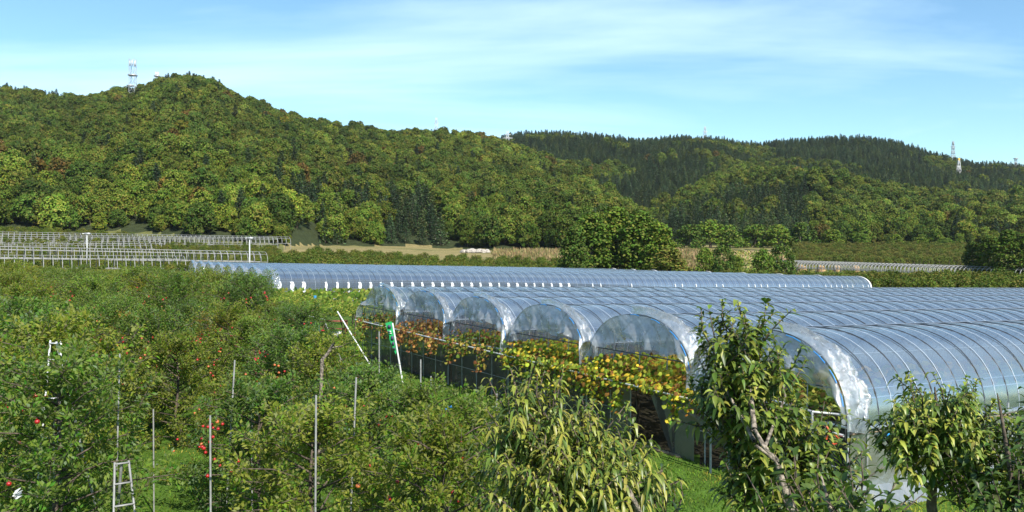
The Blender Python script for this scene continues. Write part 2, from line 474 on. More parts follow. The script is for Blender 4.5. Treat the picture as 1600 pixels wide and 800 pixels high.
GREENS = [(0.50, 0.95, 0.16), (0.62, 1.05, 0.20), (0.42, 0.80, 0.16), (0.85, 1.15, 0.26)]

def broadleaf_mesh(name, h=11.0, w=9.0, lumps=14, per=110, size=0.75, pine=False):
    mb = MB()
    mb.tube([(0, 0, -0.5), (0.1, 0, h * 0.3), (0, 0.1, h * 0.6)], [0.28, 0.2, 0.1], 6, (0.10, 0.08, 0.06), 1)
    cs = []
    for k in range(lumps):
        a = k * 2.4 + rng.random(); q = (k + 0.5) / lumps
        zz = h * (0.17 + 0.67 * q)
        rr_ = w * 0.5 * (1 - q ** 2.2) ** 0.5 * (0.55 + 0.3 * rng.random())
        cs.append((rr_ * math.cos(a), rr_ * math.sin(a), zz, w * (0.17 + 0.10 * rng.random())))
    for (x, y, zz, r) in cs:
        d = rand_unit(per); d[:, 2] = np.where(d[:, 2] < -0.35, -d[:, 2], d[:, 2])
        pos = np.array([x, y, zz]) + d * r * np.array([1.15, 1.15, 0.85]) * (0.72 + 0.34 * rng.random((per, 1)))
        nr_ = unit(d + 0.55 * rng.normal(size=(per, 3)))
        ax = unit(np.cross(nr_, rng.normal(size=(per, 3))))
        c = palette(GREENS, per, 0.22) * (0.82 + 0.36 * rng.random())
        leaf_quads(mb, pos, ax, nr_, size * (0.7 + 0.7 * rng.random(per)), size * (0.6 + 0.5 * rng.random(per)), c, 0.12)
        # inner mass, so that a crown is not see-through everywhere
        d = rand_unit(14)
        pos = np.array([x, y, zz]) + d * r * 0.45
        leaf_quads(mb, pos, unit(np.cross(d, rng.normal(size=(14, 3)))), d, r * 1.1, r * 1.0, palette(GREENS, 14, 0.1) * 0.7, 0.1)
    return mb

def conifer_mesh(name, h=12.0, w=4.6, tiers=15, full=1.0, dens=10):
    mb = MB()
    mb.tube([(0, 0, -0.5), (0, 0, h * 0.97)], [0.2, 0.03], 5, (0.10, 0.075, 0.055), 1)
    for k in range(tiers):
        q = k / (tiers - 1)
        zz = h * (0.12 + 0.85 * q)
        rr_ = w * 0.5 * (1 - q) ** 0.85 * (0.85 + 0.3 * rng.random()) + 0.15
        nb = max(4, int(dens * (1 - 0.55 * q)))
        for b_ in range(nb):
            a = b_ / nb * 2 * math.pi + k * 1.3 + rng.random() * 0.5
            d = np.array([math.cos(a), math.sin(a), 0])
            ln = rr_ * (0.75 + 0.4 * rng.random())
            m_ = 5
            qq = np.linspace(0.2, 1, m_)[:, None]
            pos = np.array([0, 0, zz]) + d * ln * qq + np.array([0, 0, -1.0]) * ln * 0.32 * qq ** 1.5 + rng.normal(size=(m_, 3)) * 0.08
            ax = unit(d + 0.7 * rng.normal(size=(m_, 3)) * np.array([1, 1, 0.5]))
            nr_ = unit(np.array([0, 0, 1.0]) + 0.5 * rng.normal(size=(m_, 3)))
            leaf_quads(mb, pos, ax, nr_, 0.55 * full * (0.8 + 0.5 * rng.random(m_)), 0.42 * full, palette(GREENS, m_, 0.2) * (0.85 + 0.3 * rng.random()), 0.15)
    return mb

def split_mats(mb_fn):
    return mb_fn

# hidden sources for the forest instances, never linked to the scene
SRC = bpy.data.collections.new('forest_sources')
FOREST = []
for k in range(6):
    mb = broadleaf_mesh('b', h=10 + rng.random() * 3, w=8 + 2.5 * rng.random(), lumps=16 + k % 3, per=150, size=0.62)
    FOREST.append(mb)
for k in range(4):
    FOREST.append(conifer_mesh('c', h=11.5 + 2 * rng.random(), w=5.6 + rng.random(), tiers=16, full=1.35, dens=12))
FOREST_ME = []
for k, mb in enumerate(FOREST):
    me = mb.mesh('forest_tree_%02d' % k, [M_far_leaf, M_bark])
    FOREST_ME.append(me)
    SRC.objects.link(bpy.data.objects.new('forest_tree_%02d' % k, me))

def gn_scatter(name, pts, var, scale, rot, tint, coll, label, cat):
    me = bpy.data.meshes.new(name)
    me.vertices.add(len(pts)); me.vertices.foreach_set('co', np.asarray(pts, np.float32).ravel())
    for nm, ty, arr in (('var', 'INT', var), ('size', 'FLOAT', scale), ('spin', 'FLOAT', rot)):
        a = me.attributes.new(nm, ty, 'POINT'); a.data.foreach_set('value', np.asarray(arr, np.int32 if ty == 'INT' else np.float32))
    a = me.attributes.new('tint', 'FLOAT_VECTOR', 'POINT'); a.data.foreach_set('vector', np.asarray(tint, np.float32).ravel())
    o = link(bpy.data.objects.new(name, me))
    ng = bpy.data.node_groups.new(name, 'GeometryNodeTree')
    ng.interface.new_socket('Geometry', in_out='INPUT', socket_type='NodeSocketGeometry')
    ng.interface.new_socket('Geometry', in_out='OUTPUT', socket_type='NodeSocketGeometry')
    N, L = ng.nodes, ng.links
    gi, go = N.new('NodeGroupInput'), N.new('NodeGroupOutput')
    iop = N.new('GeometryNodeInstanceOnPoints')
    ci = N.new('GeometryNodeCollectionInfo'); ci.inputs['Collection'].default_value = coll
    ci.inputs['Separate Children'].default_value = True; ci.inputs['Reset Children'].default_value = True
    def attr(nm, ty):
        q = N.new('GeometryNodeInputNamedAttribute'); q.data_type = ty; q.inputs['Name'].default_value = nm; return q.outputs['Attribute']
    L.new(gi.outputs[0], iop.inputs['Points']); L.new(ci.outputs[0], iop.inputs['Instance'])
    iop.inputs['Pick Instance'].default_value = True
    L.new(attr('var', 'INT'), iop.inputs['Instance Index'])
    cx = N.new('ShaderNodeCombineXYZ'); L.new(attr('spin', 'FLOAT'), cx.inputs[2]); L.new(cx.outputs[0], iop.inputs['Rotation'])
    L.new(attr('size', 'FLOAT'), iop.inputs['Scale'])
    L.new(iop.outputs[0], go.inputs[0])
    md = o.modifiers.new('scatter', 'NODES'); md.node_group = ng
    tag(o, label, cat, kind='stuff')
    return o

# ------------------------------------------------------------ the forest on the hills
def hill_points(k, sp, q0=0.0, q1=1.08):
    rb, rr = RB[k], RR[k]
    y0, y1 = rb - 40, rr + 60
    gx_, gy_ = np.meshgrid(np.arange(-0.92 * y1, 0.92 * y1, sp), np.arange(y0, y1, sp))
    gx_ = gx_.ravel() + rng.uniform(-.48, .48, gx_.size) * sp; gy_ = gy_.ravel() + rng.uniform(-.48, .48, gy_.size) * sp
    u = gx_ / gy_
    m = np.abs(u) < 0.78
    gx_, gy_ = gx_[m], gy_[m]
    h, q = hill(k, gx_, gy_)
    z = H(gx_, gy_)
    m = (q > q0) & (q < q1) & (h > z - 0.3) & (h > 3.5)
    return gx_[m], gy_[m], z[m], q[m]

pts, var, scl, tint = [], [], [], []
edge = []      # nearest trees, built one by one
def tints(n, cols, jit=0.2):
    c = np.array(cols)[rng.integers(0, len(cols), n)]
    return c * (1 + jit * rng.normal(size=(n, 1)) * 0.8).clip(0.45, 1.7)
T_MIX = [(0.112, 0.118, 0.078), (0.145, 0.138, 0.100), (0.088, 0.100, 0.080), (0.165, 0.145, 0.090), (0.122, 0.126, 0.085), (0.142, 0.124, 0.090)]
T_AUT = [(0.20, 0.095, 0.09), (0.21, 0.15, 0.07), (0.19, 0.10, 0.10)]
T_CON = [(0.105, 0.108, 0.20), (0.082, 0.088, 0.18), (0.13, 0.12, 0.17), (0.07, 0.08, 0.16)]
for k, sp in (('A', 5.9), ('B', 5.6), ('C', 6.3)):
    x, y, z, q = hill_points(k, sp, 0.0, 1.06)
    n_ = len(x); u = 800 + FPX * x / y
    v = rng.integers(0, 6, n_); tt = tints(n_, T_MIX, 0.24) * np.array([1.22, 1.14, 1.05])
    patch = fbm(x / 70, y / 70, 31); p2 = fbm(x / 38, y / 38, 44)
    tt = tt * (1 + 0.35 * patch)[:, None] * (1 + 0.3 * p2)[:, None]
    aut = (rng.random(n_) < 0.02 + 0.05 * (p2 > 0.38)); tt[aut] = tints(aut.sum(), T_AUT)
    if k == 'A':
        con = ((u > 240) & (u < 360) & (q > 0.93)) | ((u > 600) & (u < 690) & (q < 0.22)) | ((patch > 0.42) & (rng.random(n_) < 0.5)) | ((u < 110) & (q > 0.9) & (rng.random(n_) < .6))
    elif k == 'B':
        con = (patch + 0.45 * p2 > -0.10) | (q > 0.9)
    else:
        con = (u < 1260) & (q < 0.55) & (patch > -0.1) | (patch > 0.45)
    con = con | ((k == 'A') & (rng.random(n_) < 0.09)) & (q > 0.1)
    nc = con.sum(); v[con] = rng.integers(6, 10, nc); tt[con] = tints(nc, T_CON, 0.25) * (1 + 0.5 * p2[con])[:, None]
    low = (q < 0.2) & ~con
    tt[low] *= np.array([1.02, 1.06, 0.9])
    s_ = 0.42 + 0.62 * rng.random(n_) ** 1.2
    s_[con & (k == 'B')] *= 0.9
    s_[con & (q > 0.8)] *= 0.85
    s_[con] = 0.45 + s_[con] * 0.5
    if k in 'AC':
        order = np.argsort(q + 0.1 * rng.random(n_))[:70]
        vis = [i for i in order if -20 < u[i] < 1620]
        for i in vis: edge.append((x[i], y[i], z[i], v[i], s_[i], tt[i], k))
        keep = np.ones(n_, bool); keep[vis] = False
        x, y, z, v, s_, tt = x[keep], y[keep], z[keep], v[keep], s_[keep], tt[keep]
    uu = 800 + FPX * x / y; clear = (np.abs(uu - 1497) < 9) & (y > 800) & (y < 912) | (np.abs(uu - 209) < 5) & (y > 575) & (y < 612)
    x, y, z, v, s_, tt = x[~clear], y[~clear], z[~clear], v[~clear], s_[~clear], tt[~clear]
    pts.append(np.stack([x, y, z - 0.2], 1)); var.append(v); scl.append(s_); tint.append(tt)
pts = np.concatenate(pts); var = np.concatenate(var); scl = np.concatenate(scl); tint = np.concatenate(tint)
gn_scatter('forest', pts, var, scl, rng.uniform(0, 6.28, len(pts)), tint, SRC, 'dense mixed forest covering the hills behind the valley', 'forest')
print('forest trees', len(pts), 'edge', len(edge))

# split each forest tree into crown and trunk meshes, for the ones that stand as things of their own
def crown_trunk(mb, name):
    c, t_ = MB(), MB()
    V = np.concatenate(mb.v)
    for f, col_, mi in zip(mb.f, mb.col, mb.mi):
        tgt = c if mi[0] == 0 else t_
        idx, inv = np.unique(f, return_inverse=True)
        tgt.add(V[idx], inv.reshape(f.shape), col_)
    return c.mesh(name + '_crown', [M_far_leaf]), t_.mesh(name + '_trunk', [M_bark])
SPLIT = [crown_trunk(mb, 'forest') for mb in FOREST]
def tree_thing(name, kind, loc, s, tt, label, group=None, rz=None, me=None):
    c_me, t_me = me or SPLIT[kind]
    o = empty(name, loc, label, 'tree', group, rng.uniform(0, 6.28) if rz is None else rz)
    o.scale = (s, s, s)
    c = mesh_obj('crown', c_me, o); c['tint'] = [float(q) for q in tt]
    mesh_obj('trunk', t_me, o)
    return o
edge.sort(key=lambda e: e[0] / e[1])
cnt = {}
for (x, y, z, v_, s_, tt, k) in edge:
    lab = ('broadleaf tree in the lowest row along the foot of the left wooded hill' if k == 'A' else 'broadleaf tree in the lowest row along the foot of the right wooded hill')
    g = 'trees along the foot of the left hill' if k == 'A' else 'trees along the foot of the right hill'
    nm = 'broadleaf_tree'
    if v_ >= 6:
        lab = lab.replace('broadleaf tree', 'dark conifer'); g = g.replace('trees', 'conifers'); nm = 'conifer'
    cnt[g] = cnt.get(g, -1) + 1
    tree_thing(nm, int(v_), (x, y, z - 0.2), s_, tt, lab.replace('in the lowest row along', 'at') + ', %s from the left' % nth(cnt[g]), g)

# ------------------------------------------------------------ masts and pylons on the ridges
def lattice(name, px, d, base_py, top_py, wb, wt, label, cat, mat=M_bright, arms=(), platforms=(), r=0.16, head=0, zoff=0, group=None):
    """four-legged steel lattice; arms = (height share, half length)"""
    x = at(px, d); zt = CAMZ + (HOR - top_py) / FPX * d; zb = min(H1(x, d), CAMZ + (HOR - base_py) / FPX * d)
    h = zt - zb
    o = empty(name, (x, d, zb), label, cat, group)
    leg = MB(); br = MB()
    def w(q): return (wb * (1 - q) + wt * q) / 2
    for sx in (-1, 1):
        for sy in (-1, 1):
            MB().tube([(sx * w(0), sy * w(0), 0), (sx * w(1), sy * w(1), h)], r, 5).obj('leg', mat, o)
    n_ = max(4, int(h / max(2.0, (wb + wt) * 0.8)))
    for i in range(n_):
        q0, q1 = i / n_, (i + 1) / n_
        for (ax, ay, bx, by) in ((-1, -1, 1, -1), (1, -1, 1, 1), (1, 1, -1, 1), (-1, 1, -1, -1)):
            br.tube([(ax * w(q0), ay * w(q0), q0 * h), (bx * w(q1), by * w(q1), q1 * h)], r * 0.55, 4)
            br.tube([(bx * w(q0), by * w(q0), q0 * h), (ax * w(q1), ay * w(q1), q1 * h)], r * 0.55, 4)
    br.obj('bracing', mat, o)
    for (q, ln) in arms:
        m_ = MB()
        m_.tube([(-ln, 0, q * h), (0, 0, q * h + 0.6)], r * 0.8, 4); m_.tube([(ln, 0, q * h), (0, 0, q * h + 0.6)], r * 0.8, 4)
        m_.tube([(-ln, 0, q * h), (ln, 0, q * h)], r * 0.8, 4)
        m_.obj('crossarm', mat, o)
    for (q, ww, offx) in platforms:
        MB().box((offx, 0, q * h), (ww, ww * 0.9, 0.9)).obj('platform', M_steel, o)
    if head:
        for i in range(head):
            a = i / head * 2 * math.pi
            MB().box((math.cos(a) * wt * 0.55, math.sin(a) * wt * 0.55, h * 0.9), (0.35, 0.35, h * 0.13)).obj('antenna', M_white, o)
    return o
lattice('radio_mast', 209, 600, 140, 93, 4.0, 3.4, 'tall steel radio mast with platforms on the left ridge beside the rounded summit', 'mast', M_steel, platforms=((0.62, 5.0, 0), (0.38, 3.8, -1.6), (0.2, 3.8, -1.6)), head=5, r=0.15)
lattice('relay_mast', 247, 610, 140, 113, 2.4, 1.6, 'small pale relay mast half hidden by the rounded summit', 'mast', M_white, platforms=((0.8, 3.4, 0),), head=3, r=0.2)
lattice('pylon', 682, 640, 205, 184, 4.0, 1.0, 'faint pale pylon rising behind the middle of the skyline', 'pylon', M_bright, arms=((0.6, 2.6), (0.8, 2.2)), r=0.13)
lattice('pylon', 793, 900, 232, 205, 5.0, 1.6, 'white pylon with a wide crossarm in the dip between the two hills', 'pylon', M_white, arms=((0.62, 5.5), (0.8, 3.5)), r=0.25)
lattice('pylon', 1101, 1000, 216, 198, 4.0, 1.2, 'short white pylon standing on the far right hill skyline near its middle', 'pylon', M_white, arms=((0.7, 3),), r=0.2)
lattice('pylon', 1488, 1000, 250, 221, 4.5, 1.2, 'thin grey lattice pylon on the skyline at the right shoulder of the far hill', 'pylon', M_steel, arms=((0.75, 3),), r=0.25, head=2)
o = lattice('pylon', 1497, 900, 285, 250, 5.0, 1.4, 'white pylon with a yellow top among the trees below the right skyline', 'pylon', M_white, r=0.3)
MB().box((0, 0, (CAMZ + (HOR - 250) / FPX * 900) - o.location.z), (1.8, 1.8, 3.6)).obj('yellow_cap', M_yellow, o)
lattice('pylon', 1586, 1000, 262, 247, 2.0, 2.0, 'tiny mast with a flat top at the right end of the skyline', 'mast', M_steel, platforms=((0.95, 4, 0),), r=0.2)

# ------------------------------------------------------------ bushy trees in the valley
def dense_tree_mesh(h, w, n_, size, cone=0.5, low=0.02):
    """one tall bushy crown built of many small sprays"""
    mb = MB()
    mb.tube([(0, 0, -0.4), (0.05, 0, h * 0.5), (0, 0, h * 0.93)], [0.22, 0.14, 0.04], 6, (0.1, 0.08, 0.06), 1)
    nl = n_ // 34
    q = rng.random(nl) ** 0.85
    a = rng.uniform(0, 6.28, nl)
    rr_ = w / 2 * (1 - q) ** cone * (0.55 + 0.5 * rng.random(nl)) * np.minimum(1, 0.45 + q * 3.5)
    cen = np.stack([rr_ * np.cos(a), rr_ * np.sin(a), h * (low + (0.96 - low) * q)], 1)
    for c_ in cen:
        m_ = 34; r = 0.055 * w + 0.25
        d = rand_unit(m_)
        pos = c_ + d * r * np.array([1.3, 1.3, 0.9]) * rng.random((m_, 1)) ** 0.4
        nr_ = unit(d + np.array([0, 0, 0.6]) + 0.6 * rng.normal(size=(m_, 3)))
        ax = unit(np.cross(nr_, rng.normal(size=(m_, 3))))
        leaf_quads(mb, pos, ax, nr_, size * (0.7 + 0.6 * rng.random(m_)), size * 0.7, palette(GREENS, m_, 0.2) * (0.75 + 0.5 * rng.random()), 0.15)
    return mb
bush = [crown_trunk(dense_tree_mesh(11, 6.5, 5200, 0.42, 0.55), 'valley') for _ in range(3)]
bush2 = [crown_trunk(dense_tree_mesh(5, 5.2, 2600, 0.38, 0.35), 'shrub') for _ in range(3)]
def top_tree(px, d, top_py, h0, me, tt, name, label, sx=1.0, group=None):
    x = at(px, d); z = H1(x, d); zt = CAMZ + (HOR - top_py) / FPX * d
    s = (zt - z) / h0
    o = tree_thing(name, 0, (x, d, z - 0.1), s, tt, label, group, me=me)
    o.scale = (s * sx, s * sx, s)
    return o
G1 = (0.115, 0.125, 0.070); G2 = (0.145, 0.145, 0.075); G3 = (0.085, 0.095, 0.065); G4 = (0.19, 0.14, 0.11)
for (px, d, ty, tt, sx, lab) in ((897, 152, 352, G3, .85, 'dark bushy tree at the left end of the clump behind the greenhouses'),
                             (925, 160, 330, G1, 1.0, 'second tree from the left in the clump behind the greenhouses'),
                             (962, 165, 322, G2, 1.05, 'tallest light green tree of the clump behind the greenhouses'),
                             (1000, 158, 328, G1, 1.0, 'fourth tree from the left in the clump behind the greenhouses'),
                             (1030, 154, 345, G2, .95, 'rounded tree on the right shoulder of the clump behind the greenhouses'),
                             (1047, 142, 385, G4, 1.5, 'brownish low tree at the right foot of the clump behind the greenhouses')):
    top_tree(px, d, ty, 11, bush[int(rng.integers(0, 3))], tuple(np.array(tt) * 1.2), 'bushy_tree', lab, sx * 1.35, 'clump of bushy trees in mid valley')
for i, (px, d, ty, tt) in enumerate(((1520, 190, 376, G3), (1545, 186, 366, G1), (1575, 180, 358, G1), (1605, 178, 362, G2), (1640, 178, 368, G1))):
    top_tree(px, d, ty, 11, bush[i % 3], tt, 'bushy_tree', ['dark low tree at the left end of the right edge clump', 'second tree in the clump at the right edge', 'tall green tree in the clump at the right edge', 'light green tree cut by the right edge of the photo', 'green tree beyond the right edge clump'][i], 1.3, 'clump of bushy trees at the right edge')
shr = [(1102, 205, 388, G2), (1130, 190, 384, G3), (1150, 196, 398, G2), (1192, 188, 390, G1), (1222, 192, 382, G3), (1078, 320, 350, G3), (1110, 330, 345, G2),
       (1140, 330, 352, G1), (1180, 335, 350, G1), (1215, 330, 352, G2), (1250, 330, 348, G3), (1300, 335, 358, G2), (1345, 330, 364, G1), (1400, 330, 366, G2), (1440, 325, 370, G2), (1480, 320, 372, G1)]
for i, (px, d, ty, tt) in enumerate(shr):
    near = d < 250
    top_tree(px, d, ty, 5, bush2[i % 3], tuple(np.array(tt) * 1.35), 'shrub', 'green shrub on the rough ground in mid valley, %s of its row' % nth(sum(1 for q in shr if q[1] < 250 and q[0] < px)) if near else 'rounded shrub in the scrub belt below the right hill, %s from the left' % nth(sum(1 for q in shr if q[1] > 250 and q[0] < px)), 0.8 if near else 1.3, 'shrubs on the rough ground' if near else 'shrubs below the right hill')
for ob in bpy.data.objects:
    if ob.name.startswith('shrub') and ob.get('category'): ob['category'] = 'shrub'

# dry reeds and straw stacks
def tuft_field(name, n_, area_fn, hgt, wid, cols, label, cat):
    mb = MB()
    xy = area_fn(n_); z = H(xy[:, 0], xy[:, 1])
    pos = np.stack([xy[:, 0], xy[:, 1], z - 0.03], 1)
    ax = unit(np.stack([rng.normal(0, .35, n_), rng.normal(0, .35, n_), np.ones(n_)], 1))
    nr_ = unit(rng.normal(size=(n_, 3)) * np.array([1, 1, 0.1]))
    leaf_quads(mb, pos, ax, nr_, hgt * (0.5 + rng.random(n_)), wid, palette(cols, n_, 0.2), 0.1)
    o = mb.obj(name, M_far_leaf); o['tint'] = [1.0, 1.0, 1.0]
    return tag(o, label, cat, kind='stuff')
def reed_area(n_):
    y = rng.uniform(205, 285, n_); u = np.concatenate([rng.uniform(770, 890, n_ * 2 // 5), rng.uniform(1050, 1135, n_ - n_ * 2 // 5)])
    return np.stack([(u - 800) / FPX * y, y], 1)
tuft_field('dry_reeds', 9000, reed_area, 1.2, 0.4, [(0.24, 0.17, 0.09), (0.22, 0.16, 0.07), (0.30, 0.23, 0.11), (0.14, 0.15, 0.05)], 'dry brown reeds on the field below the hill', 'reeds')
def weed_area(n_):
    y = rng.uniform(150, 300, n_); u = rng.uniform(1040, 1500, n_)
    return np.stack([(u - 800) / FPX * y, y], 1)
tuft_field('weeds', 14000, weed_area, 0.6, 0.6, [(0.16, 0.19, 0.04), (0.24, 0.22, 0.06), (0.10, 0.15, 0.03)], 'yellow green weeds on the rough ground in mid valley', 'weeds')
def blob(mb, r, h, seed, n1_=14, n2=8):
    v = []; f = []
    for i in range(n2 + 1):
        q = i / n2
        for k in range(n1_):
            a = k / n1_ * 2 * math.pi
            rr_ = r * math.cos(q * math.pi / 2) ** 0.7 * (1 + 0.3 * vnoise(np.array(k * 0.9 + seed), np.array(i * 0.8)))
            v.append((rr_ * math.cos(a), rr_ * math.sin(a), h * math.sin(q * math.pi / 2)))
    for i in range(n2):
        for k in range(n1_):
            f.append((i * n1_ + k, i * n1_ + (k + 1) % n1_, (i + 1) * n1_ + (k + 1) % n1_, (i + 1) * n1_ + k))
    return mb.add(np.array(v, float), f)
for i, (px, w_) in enumerate(((1252, 1.6), (1283, 1.2), (1308, 1.2), (1337, 1.2))):
    d = 236; x = at(px, d)
    o = blob(MB(), w_, 2.2, i * 7).obj('straw_stack', M_straw, smooth=True); o.location = (x, d, H1(x, d) - 0.1)
    tag(o, ['largest straw stack, leftmost of the four behind the bare hoop tunnel', 'second straw stack from the left behind the bare hoop tunnel', 'third straw stack from the left behind the bare hoop tunnel', 'straw stack on the far right of the four'][i], 'straw stack', 'straw stacks in the field')
mb = MB()
for k in range(26):
    m2_ = MB(); blob(m2_, 0.7 + 0.6 * rng.random(), 0.7 + 0.5 * rng.random(), k)
    V = m2_.v[0] + np.array([rng.uniform(-4, 4), rng.uniform(-1.5, 1.5), 0.25 * rng.random()]); mb.add(V, m2_.f[0])
o = mb.obj('stone_heap', M_rock, smooth=True); d = 270; o.location = (at(742, d), d, H1(at(742, d), d)); tag(o, 'heap of pale grey stones at the foot of the left hill', 'stone heap')

# ------------------------------------------------------------ greenhouses
BW = 4.8; EH = 1.9; RISE = 1.75
def arch(s0, q, rise=RISE, e0=EH, e1=EH, w=BW):
    """point of the hoop: q = 0 at the near foot .. 1 at the far foot -> (s, h)"""
    a = q * math.pi
    c = math.cos(a)
    s = s0 + w / 2 - w / 2 * math.copysign(abs(c) ** 0.92, c)
    base = e0 * (1 - q) + e1 * q
    top = EH + rise
    h = base + (top - base) * math.sin(a) ** 0.86
    return s, h
QS = np.linspace(0, 1, 25)

def orient(o, s, t, h):
    """put an object's own (x, y, z) onto (along tunnel, along row, up) at P(s, t, h)"""
    o.location = P(s, t, h)
    pitch = math.atan(0.028)
    m = Matrix((( D1[0], D2[0], 0), (D1[1], D2[1], 0), (0, 0, 1))).to_4x4() @ Matrix.Rotation(pitch, 4, 'Y')
    o.rotation_euler = m.to_euler()
# Inside such a frame, geometry is (t, s, h)

def hoop_mesh(name, rad_, mat, e0=EH, q0=0, q1=1, off=0.0, n=5, w=BW, rise=RISE):
    qs = np.linspace(q0, q1, 21)
    pts_ = [(0, *arch(0, q, rise + off, e0 + off * 0.4, w=w)) for q in qs]
    return MB().tube(pts_, rad_, n).mesh(name, mat, True)

def tunnel(s0, t0, L, label, group, detail=True, e0=EH, front_film=True, film_mat=M_roof, hoop_sp=1.0, flaps=False, roofed=True, hoop_r=0.013, name='polytunnel', hoop_mat=M_pipe, cap_far=False, seed=0, w=BW, posts=True):
    o = empty(name, (0, 0, 0), label, 'greenhouse' if roofed else 'tunnel frame', group)
    orient(o, s0, t0, 0)
    if roofed:
        nL = int(L) + 1; ts = np.linspace(0, L, nL)
        V = []
        for i, t_ in enumerate(ts):
            for j, q in enumerate(QS):
                s, h = arch(0, q, e0=e0, w=w)
                sag = -0.030 * (i % 2) * math.sin(q * math.pi) ** 0.5 + 0.012 * float(vnoise(np.array(t_ * .7 + seed), np.array(q * 6), 8))
                V.append((t_, s, h + sag))
        m_ = len(QS); f = [(i * m_ + j, i * m_ + j + 1, (i + 1) * m_ + j + 1, (i + 1) * m_ + j) for i in range(nL - 1) for j in range(m_ - 1)]
        MB().add(V, f).obj('roof_film', film_mat, o, smooth=True)
    hm = hoop_mesh('hoop', hoop_r, hoop_mat, e0, n=5, off=0.008 if roofed else 0, w=w)  # just above the film, its dark colour standing in for hoop shadows
    nh = int(L / hoop_sp) + 1
    if detail:
        for i in range(min(nh, 96)): mesh_obj('hoop', hm, o, (min(i * hoop_sp + 0.02, L), 0, 0))
    else:
        mb = MB(); qs = np.linspace(0, 1, 13)
        for i in range(0, nh): mb.tube([(i * hoop_sp, *arch(0, q, w=w)) for q in qs], hoop_r, 4)
        tag(mb.obj('hoops', hoop_mat, o), kind='stuff')
    if detail and roofed:
        sm = hoop_mesh('strap', 0.010, M_strap, e0, off=0.02, n=4, q0=0.0, q1=0.97, w=w)
        for i in range(min(96, int(L / hoop_sp))): mesh_obj('strap', sm, o, (i * hoop_sp + hoop_sp * 0.5, 0, 0))
    for q in (0.0, 0.13, 0.5, 0.87, 1.0):
        s, h = arch(0, q, e0=e0, w=w)
        MB().tube([(0, s, h - 0.07), (L, s, h - 0.07)], 0.011 if roofed else hoop_r, 5).obj('purlin', M_strap if roofed else hoop_mat, o)
    if posts:
        pm = MB().tube([(0, 0, -0.9), (0, 0, EH)], 0.024 if roofed else 0.045, 6).mesh('post', M_steel if roofed else hoop_mat, True)
        for i in range(0, int(L) + 1, 2 if detail and roofed else 4): mesh_obj('post', pm, o, (float(i), 0.0, 0.0))
    if flaps:
        fm = MB()
        V = []
        for i, q in enumerate(np.linspace(-0.02, 0.115, 6)):
            s, h = arch(0, max(q, 0), w=w)
            V += [(0.0 + 0.06 * math.sin(i * 2), s - 0.05, h + 0.01 + min(q, 0) * 8), (0.36 - 0.05 * math.sin(i * 1.5), s - 0.05, h + 0.01 + min(q, 0) * 8)]
        fm.add(V, [(2 * i, 2 * i + 1, 2 * i + 3, 2 * i + 2) for i in range(5)])
        fme = fm.mesh('white_flap', M_white)
        for i in range(int(L)):
            if rng.random() < (0.95 if i < 30 else 0.55):
                c = mesh_obj('white_flap', fme, o, (i + 0.3 + 0.05 * rng.random(), 0, -0.0))
                c.scale = (0.35 + 0.5 * rng.random() if i < 30 else 0.28, 1, 1)
    return o

def end_film(parent, seed, e0=EH, low=None, diag=0.0):
    """clear sheet hanging in the upper part of the open tunnel end, with folds and a sagging hem"""
    r_ = np.random.default_rng(seed)
    nS, nH = 46, 16
    V = []
    for i in range(nS):
        q = 0.015 + 0.97 * i / (nS - 1)
        s, top = arch(0, q, e0=e0)
        x = s / BW
        hem = EH + 0.62 + (0.30 * math.sin(x * math.pi)) + diag * (x - 0.45) + 0.10 * math.sin(x * 13 + seed * 1.7) + 0.06 * math.sin(x * 31 + seed)
        if x < 0.10: hem = hem * (x / 0.10) + (top - 0.25) * (1 - x / 0.10)
        if low is not None: hem = low(x)
        hem = min(hem, top - 0.02)
        for j in range(nH):
            w_ = j / (nH - 1)
            h = top * (1 - w_) + hem * w_
            fold = 0.13 * w_ * math.sin(x * 27 + seed + 2.5 * w_ + 3 * math.sin(x * 7 + seed)) + 0.09 * w_ * math.sin(x * 63 + seed * 2 + 4 * w_) - 0.05 * math.sin(w_ * 3 + x * 12) + 0.22 * float(vnoise(np.array(x * 7 + seed), np.array(w_ * 2.5), seed)) * w_
            V.append((-0.06 + fold - 0.05 * w_, s, h))
    f = [(i * nH + j, (i + 1) * nH + j, (i + 1) * nH + j + 1, i * nH + j + 1) for i in range(nS - 1) for j in range(nH - 1)]
    return MB().add(V, f).obj('end_sheet', M_endfilm, parent, smooth=True)

